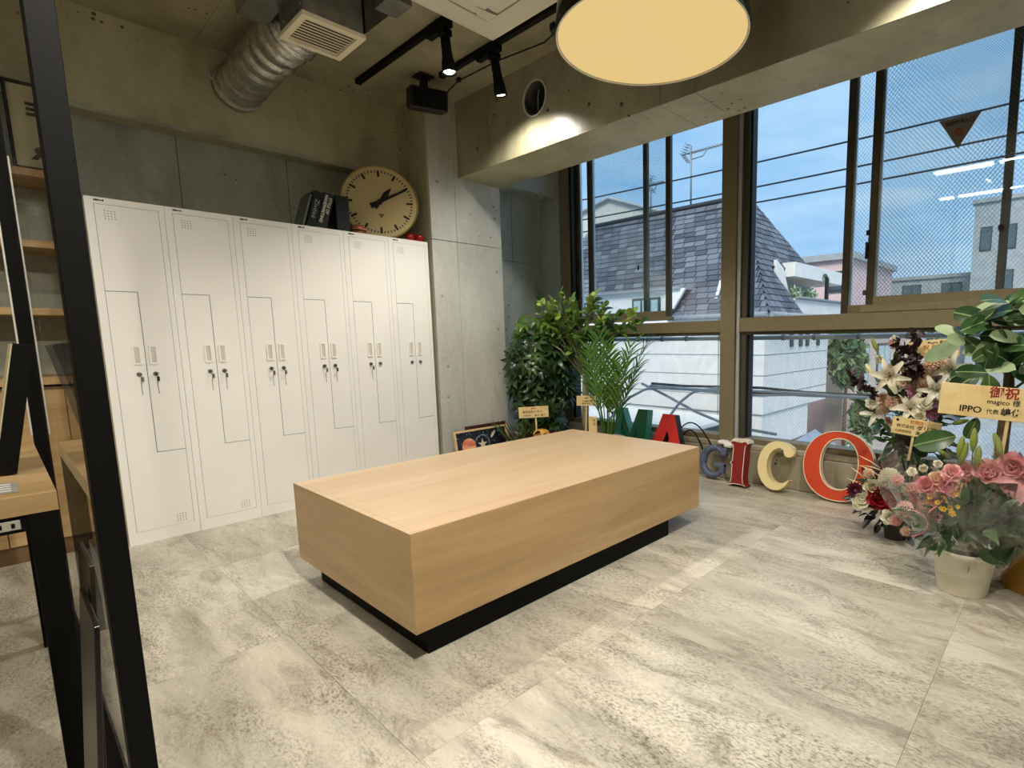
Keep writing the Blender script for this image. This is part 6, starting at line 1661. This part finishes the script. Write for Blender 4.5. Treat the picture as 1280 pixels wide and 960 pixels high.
leafy(t, 'green', (2.56, 0.30, 0.30), 85, (0.16, 0.19, 0.12), 1.0, r)
leafy(t, 'green', (2.50, 0.30, 0.235), 26, (0.14, 0.16, 0.03), 1.1, r, (-0.4, -0.2, -0.1))
MT['curl'] = plain('pink_curl_ribbon', lin(222, 130, 150), 0.3)
for k, (a0_, z_) in enumerate(((0.2, 0.36), (1.4, 0.30), (2.5, 0.42))):
    p = at_x(1150+22*k, 640-26*k, 2.44); b = B(); b.tube([p+Vector((0.0, 0.03*math.cos(i*0.7+a0_), -0.012*i+0.02*math.sin(i*0.7))) for i in range(9)], 0.0028, 5); b.build('ribbon', MT['curl'], t)

# --- pink roses and lilies in the mustard wrapped pot
r = random.Random(34)
MC = (2.76, 0.05)
t = thing('pink_lily_bouquet', 'bouquet of pink roses and green lily buds in a mustard yellow pot', 'flowers', (MC[0], MC[1], 0))
pot(t, MC, 0.12, 0.145, 0.235, 'pot_mustard')
root = (MC[0], MC[1], 0.22)
for kind, px_, py_, s in (('rose_pink', 1236, 592, 1.05), ('rose_pink', 1268, 582, 1.0), ('lily_pink', 1284, 600, 1.0), ('lily_pink', 1262, 604, 0.7), ('rose_peach', 1215, 604, 1.0), ('rose_pink', 1206, 590, 0.8), ('lily_pink', 1310, 580, 1.0), ('rose_pink', 1300, 625, 0.9)):
    p = at_x(px_, py_, 2.66+r.uniform(-0.03, 0.03)); flower(kind, t, p, s=s, rd=r); stem_to(t, p, root)
for px_, py_, a_ in ((1216, 556, 0.0), (1220, 578, 0.05), (1252, 562, -0.35), (1200, 572, 0.2), (1198, 565, 0.1)):
    p = at_x(px_, py_+8, 2.64); put('lily_bud', FLW['bud'], t, basis(p, (0, 1, a_), (0.1, a_, 1), 1.15)); stem_to(t, p, root)
leafy(t, 'green', (2.74, 0.09, 0.36), 80, (0.14, 0.20, 0.14), 1.25, r)
leafy(t, 'big', (2.68, 0.10, 0.30), 12, (0.10, 0.18, 0.07), 0.8, r, (-0.3, 0.2, -0.1))
cellophane(t, MC, 0.15, 0.23, 0.30, 0.62, 6, folds=8, amp=0.2, a0=1.5, a1=4.9, bulge=0.05)

# --- red and white rose arrangement beside the letter O
r = random.Random(35)
RC = (3.02, 0.64)
t = thing('rose_arrangement', 'low arrangement of red and white roses beside the big letter O', 'flowers', (RC[0], RC[1], 0))
pot(t, RC, 0.05, 0.065, 0.13, 'pot_dark')
root = (RC[0], RC[1], 0.14)
for kind, px_, py_, s in (('pom_white', 1112, 598, 0.95), ('rose_red', 1098, 622, 1.05), ('rose_red', 1118, 628, 0.9), ('rose_white', 1078, 626, 0.95), ('rose_white', 1091, 610, 0.8), ('rose_red', 1112, 634, 0.7), ('dahlia_w', 1068, 613, 0.9), ('rose_white', 1110, 646, 0.7), ('pom_white', 1134, 612, 0.6), ('carn_peach', 1086, 592, 0.7)):
    p = at_x(px_, py_, 2.90+r.uniform(-0.04, 0.03)); flower(kind, t, p, s=s*1.12, rd=r); stem_to(t, p, root)
for (px_, py_), d, s in (((1100, 602), (0, 0.25, 0.9), 0.95), ((1096, 606), (-0.2, 0.6, 0.7), 0.9), ((1085, 612), (0, 1, 0.1), 0.8), ((1110, 585), (0, -0.3, 0.8), 0.8)):
    p = at_x(px_, py_, 2.99); put('leaf', LF['wine'], t, basis(p, d, (-1, -0.2, 0.2), (s, s*1.8, s)))
for k in range(7):
    p = at_x(1085+r.uniform(-5, 20), 600+r.uniform(-15, 20), 2.97); d = Vector((-0.1, r.uniform(0.2, 1.0), r.uniform(0.2, 0.8))); b = B(); b.tube([p, p+d*0.05, p+d*0.11+Vector((0, 0, -0.01))], [0.003, 0.003, 0.001], 5); b.build('straw_blade', MT['bud_c'], t)
leafy(t, 'green', (3.0, 0.66, 0.20), 70, (0.11, 0.16, 0.11), 0.9, r, (-0.2, 0.1, -0.2))
leafy(t, 'black', (2.98, 0.70, 0.14), 40, (0.09, 0.10, 0.08), 1.3, r, (-0.2, 0.1, -0.3))

# ---------------------------------------------------------------- gift plaques on sticks
def plaque(label, M, w, h, stick, lines, foot=None):
    o = M.translation
    t = thing('gift_plaque', label, 'plaque', o)
    B().box(-w/2, w/2, -h/2, h/2, 0, 0.005, M=M, bev=0.001).build('board', MT['plaque'], t)
    top = M @ Vector((stick[0], -h/2+0.03, -0.006)); b = B(); b.box(-0.006, 0.006, -stick[1], 0.0, -0.004, 0.004, M=M @ Matrix.Translation((stick[0], -h/2+0.03, -0.0045))); b.build('stick', MT['plaque'], t)
    for body, x, y, size, ink, sx in lines:
        text('lettering', body, size, MT[ink], t, M @ Matrix.Translation((x, y, 0.0053)), 'CENTER', size*(0.022 if size > 0.028 else 0.010), sx)
    return t
def facing(p, roll=0.0, yaw=0.0, tilt=0.0):
    """upright board at p turned toward the room"""
    n = (CAM-Vector(p)); n.z = 0; n.normalize(); u = Vector((0, 0, 1)).cross(n).normalized()
    M = frame(p, u, (0, 0, 1)) @ Matrix.Rotation(yaw, 4, 'Y') @ Matrix.Rotation(tilt, 4, 'X') @ Matrix.Rotation(roll, 4, 'Z'); return M
p = at_x(1246, 504, 2.70)
plaque('largest wooden plaque with red and black lettering below the rubber tree', facing(p, math.radians(-4)), 0.40, 0.135, (0.045, 0.36),
       [('御祝', 0.020, 0.040, 0.050, 'ink_red', 1.0), ('magico 様', 0.022, 0.004, 0.027, 'ink', 1.0), ('IPPO', -0.086, -0.036, 0.036, 'ink', 1.05), ('代表', -0.010, -0.038, 0.022, 'ink', 1.0), ('嶋佐', 0.052, -0.036, 0.035, 'ink', 1.0)])
p = at_x(1145, 535, 3.08)
plaque('small wooden plaque with an orange heading in front of the lilies', facing(p, math.radians(-7)), 0.218, 0.088, (-0.005, 0.16),
       [('祝開店', 0.0, 0.026, 0.021, 'ink_orange', 1.0), ('株式会社', -0.048, 0.0, 0.0205, 'ink', 1.0), ('ダリア', 0.045, -0.001, 0.029, 'ink', 1.0), ('代表取締役', -0.054, -0.027, 0.0155, 'ink_brown', 1.0), ('高木 蒼', 0.038, -0.027, 0.022, 'ink', 1.0), ('●', -0.088, 0.028, 0.018, 'ink', 1.0)])
p = at_x(1166, 436, 3.24)
plaque('wooden plaque with red characters standing above the dark foliage', facing(p, math.radians(3)), 0.235, 0.092, (0.0, 0.42),
       [('Magico 御中', 0.02, 0.032, 0.017, 'ink', 1.0), ('祝 御開店', 0.02, 0.006, 0.028, 'ink_red', 1.1), ('株式会社', 0.03, -0.020, 0.014, 'ink', 1.2), ('代表取締役', 0.02, -0.036, 0.014, 'ink', 1.2)])
p = at_y(667, 515, 3.20)
plaque('small bright plaque with brown lettering among the wine red leaves', facing(p, math.radians(1.5)), 0.235, 0.088, (0.015, 0.24),
       [('御祝', 0.0, 0.028, 0.016, 'ink_orange', 1.2), ('株式会社うすい', -0.01, 0.002, 0.022, 'ink_brown', 1.0), ('代表取締役', -0.05, -0.028, 0.013, 'ink_brown', 1.0), ('鈴木 雄介', 0.05, -0.028, 0.020, 'ink_brown', 1.0)])
p = at_x(733, 501, 3.10)
plaque('small wooden plaque leaning on the rubber tree trunk behind the palm', facing(p, math.radians(-2)), 0.155, 0.080, (0.0, 0.26),
       [('御祝', 0.0, 0.022, 0.015, 'ink_brown', 1.0), ('magico 様', 0.01, 0.000, 0.019, 'ink', 1.0), ('株式会社', 0.0, -0.022, 0.015, 'ink_brown', 1.2)])

flush_texts()
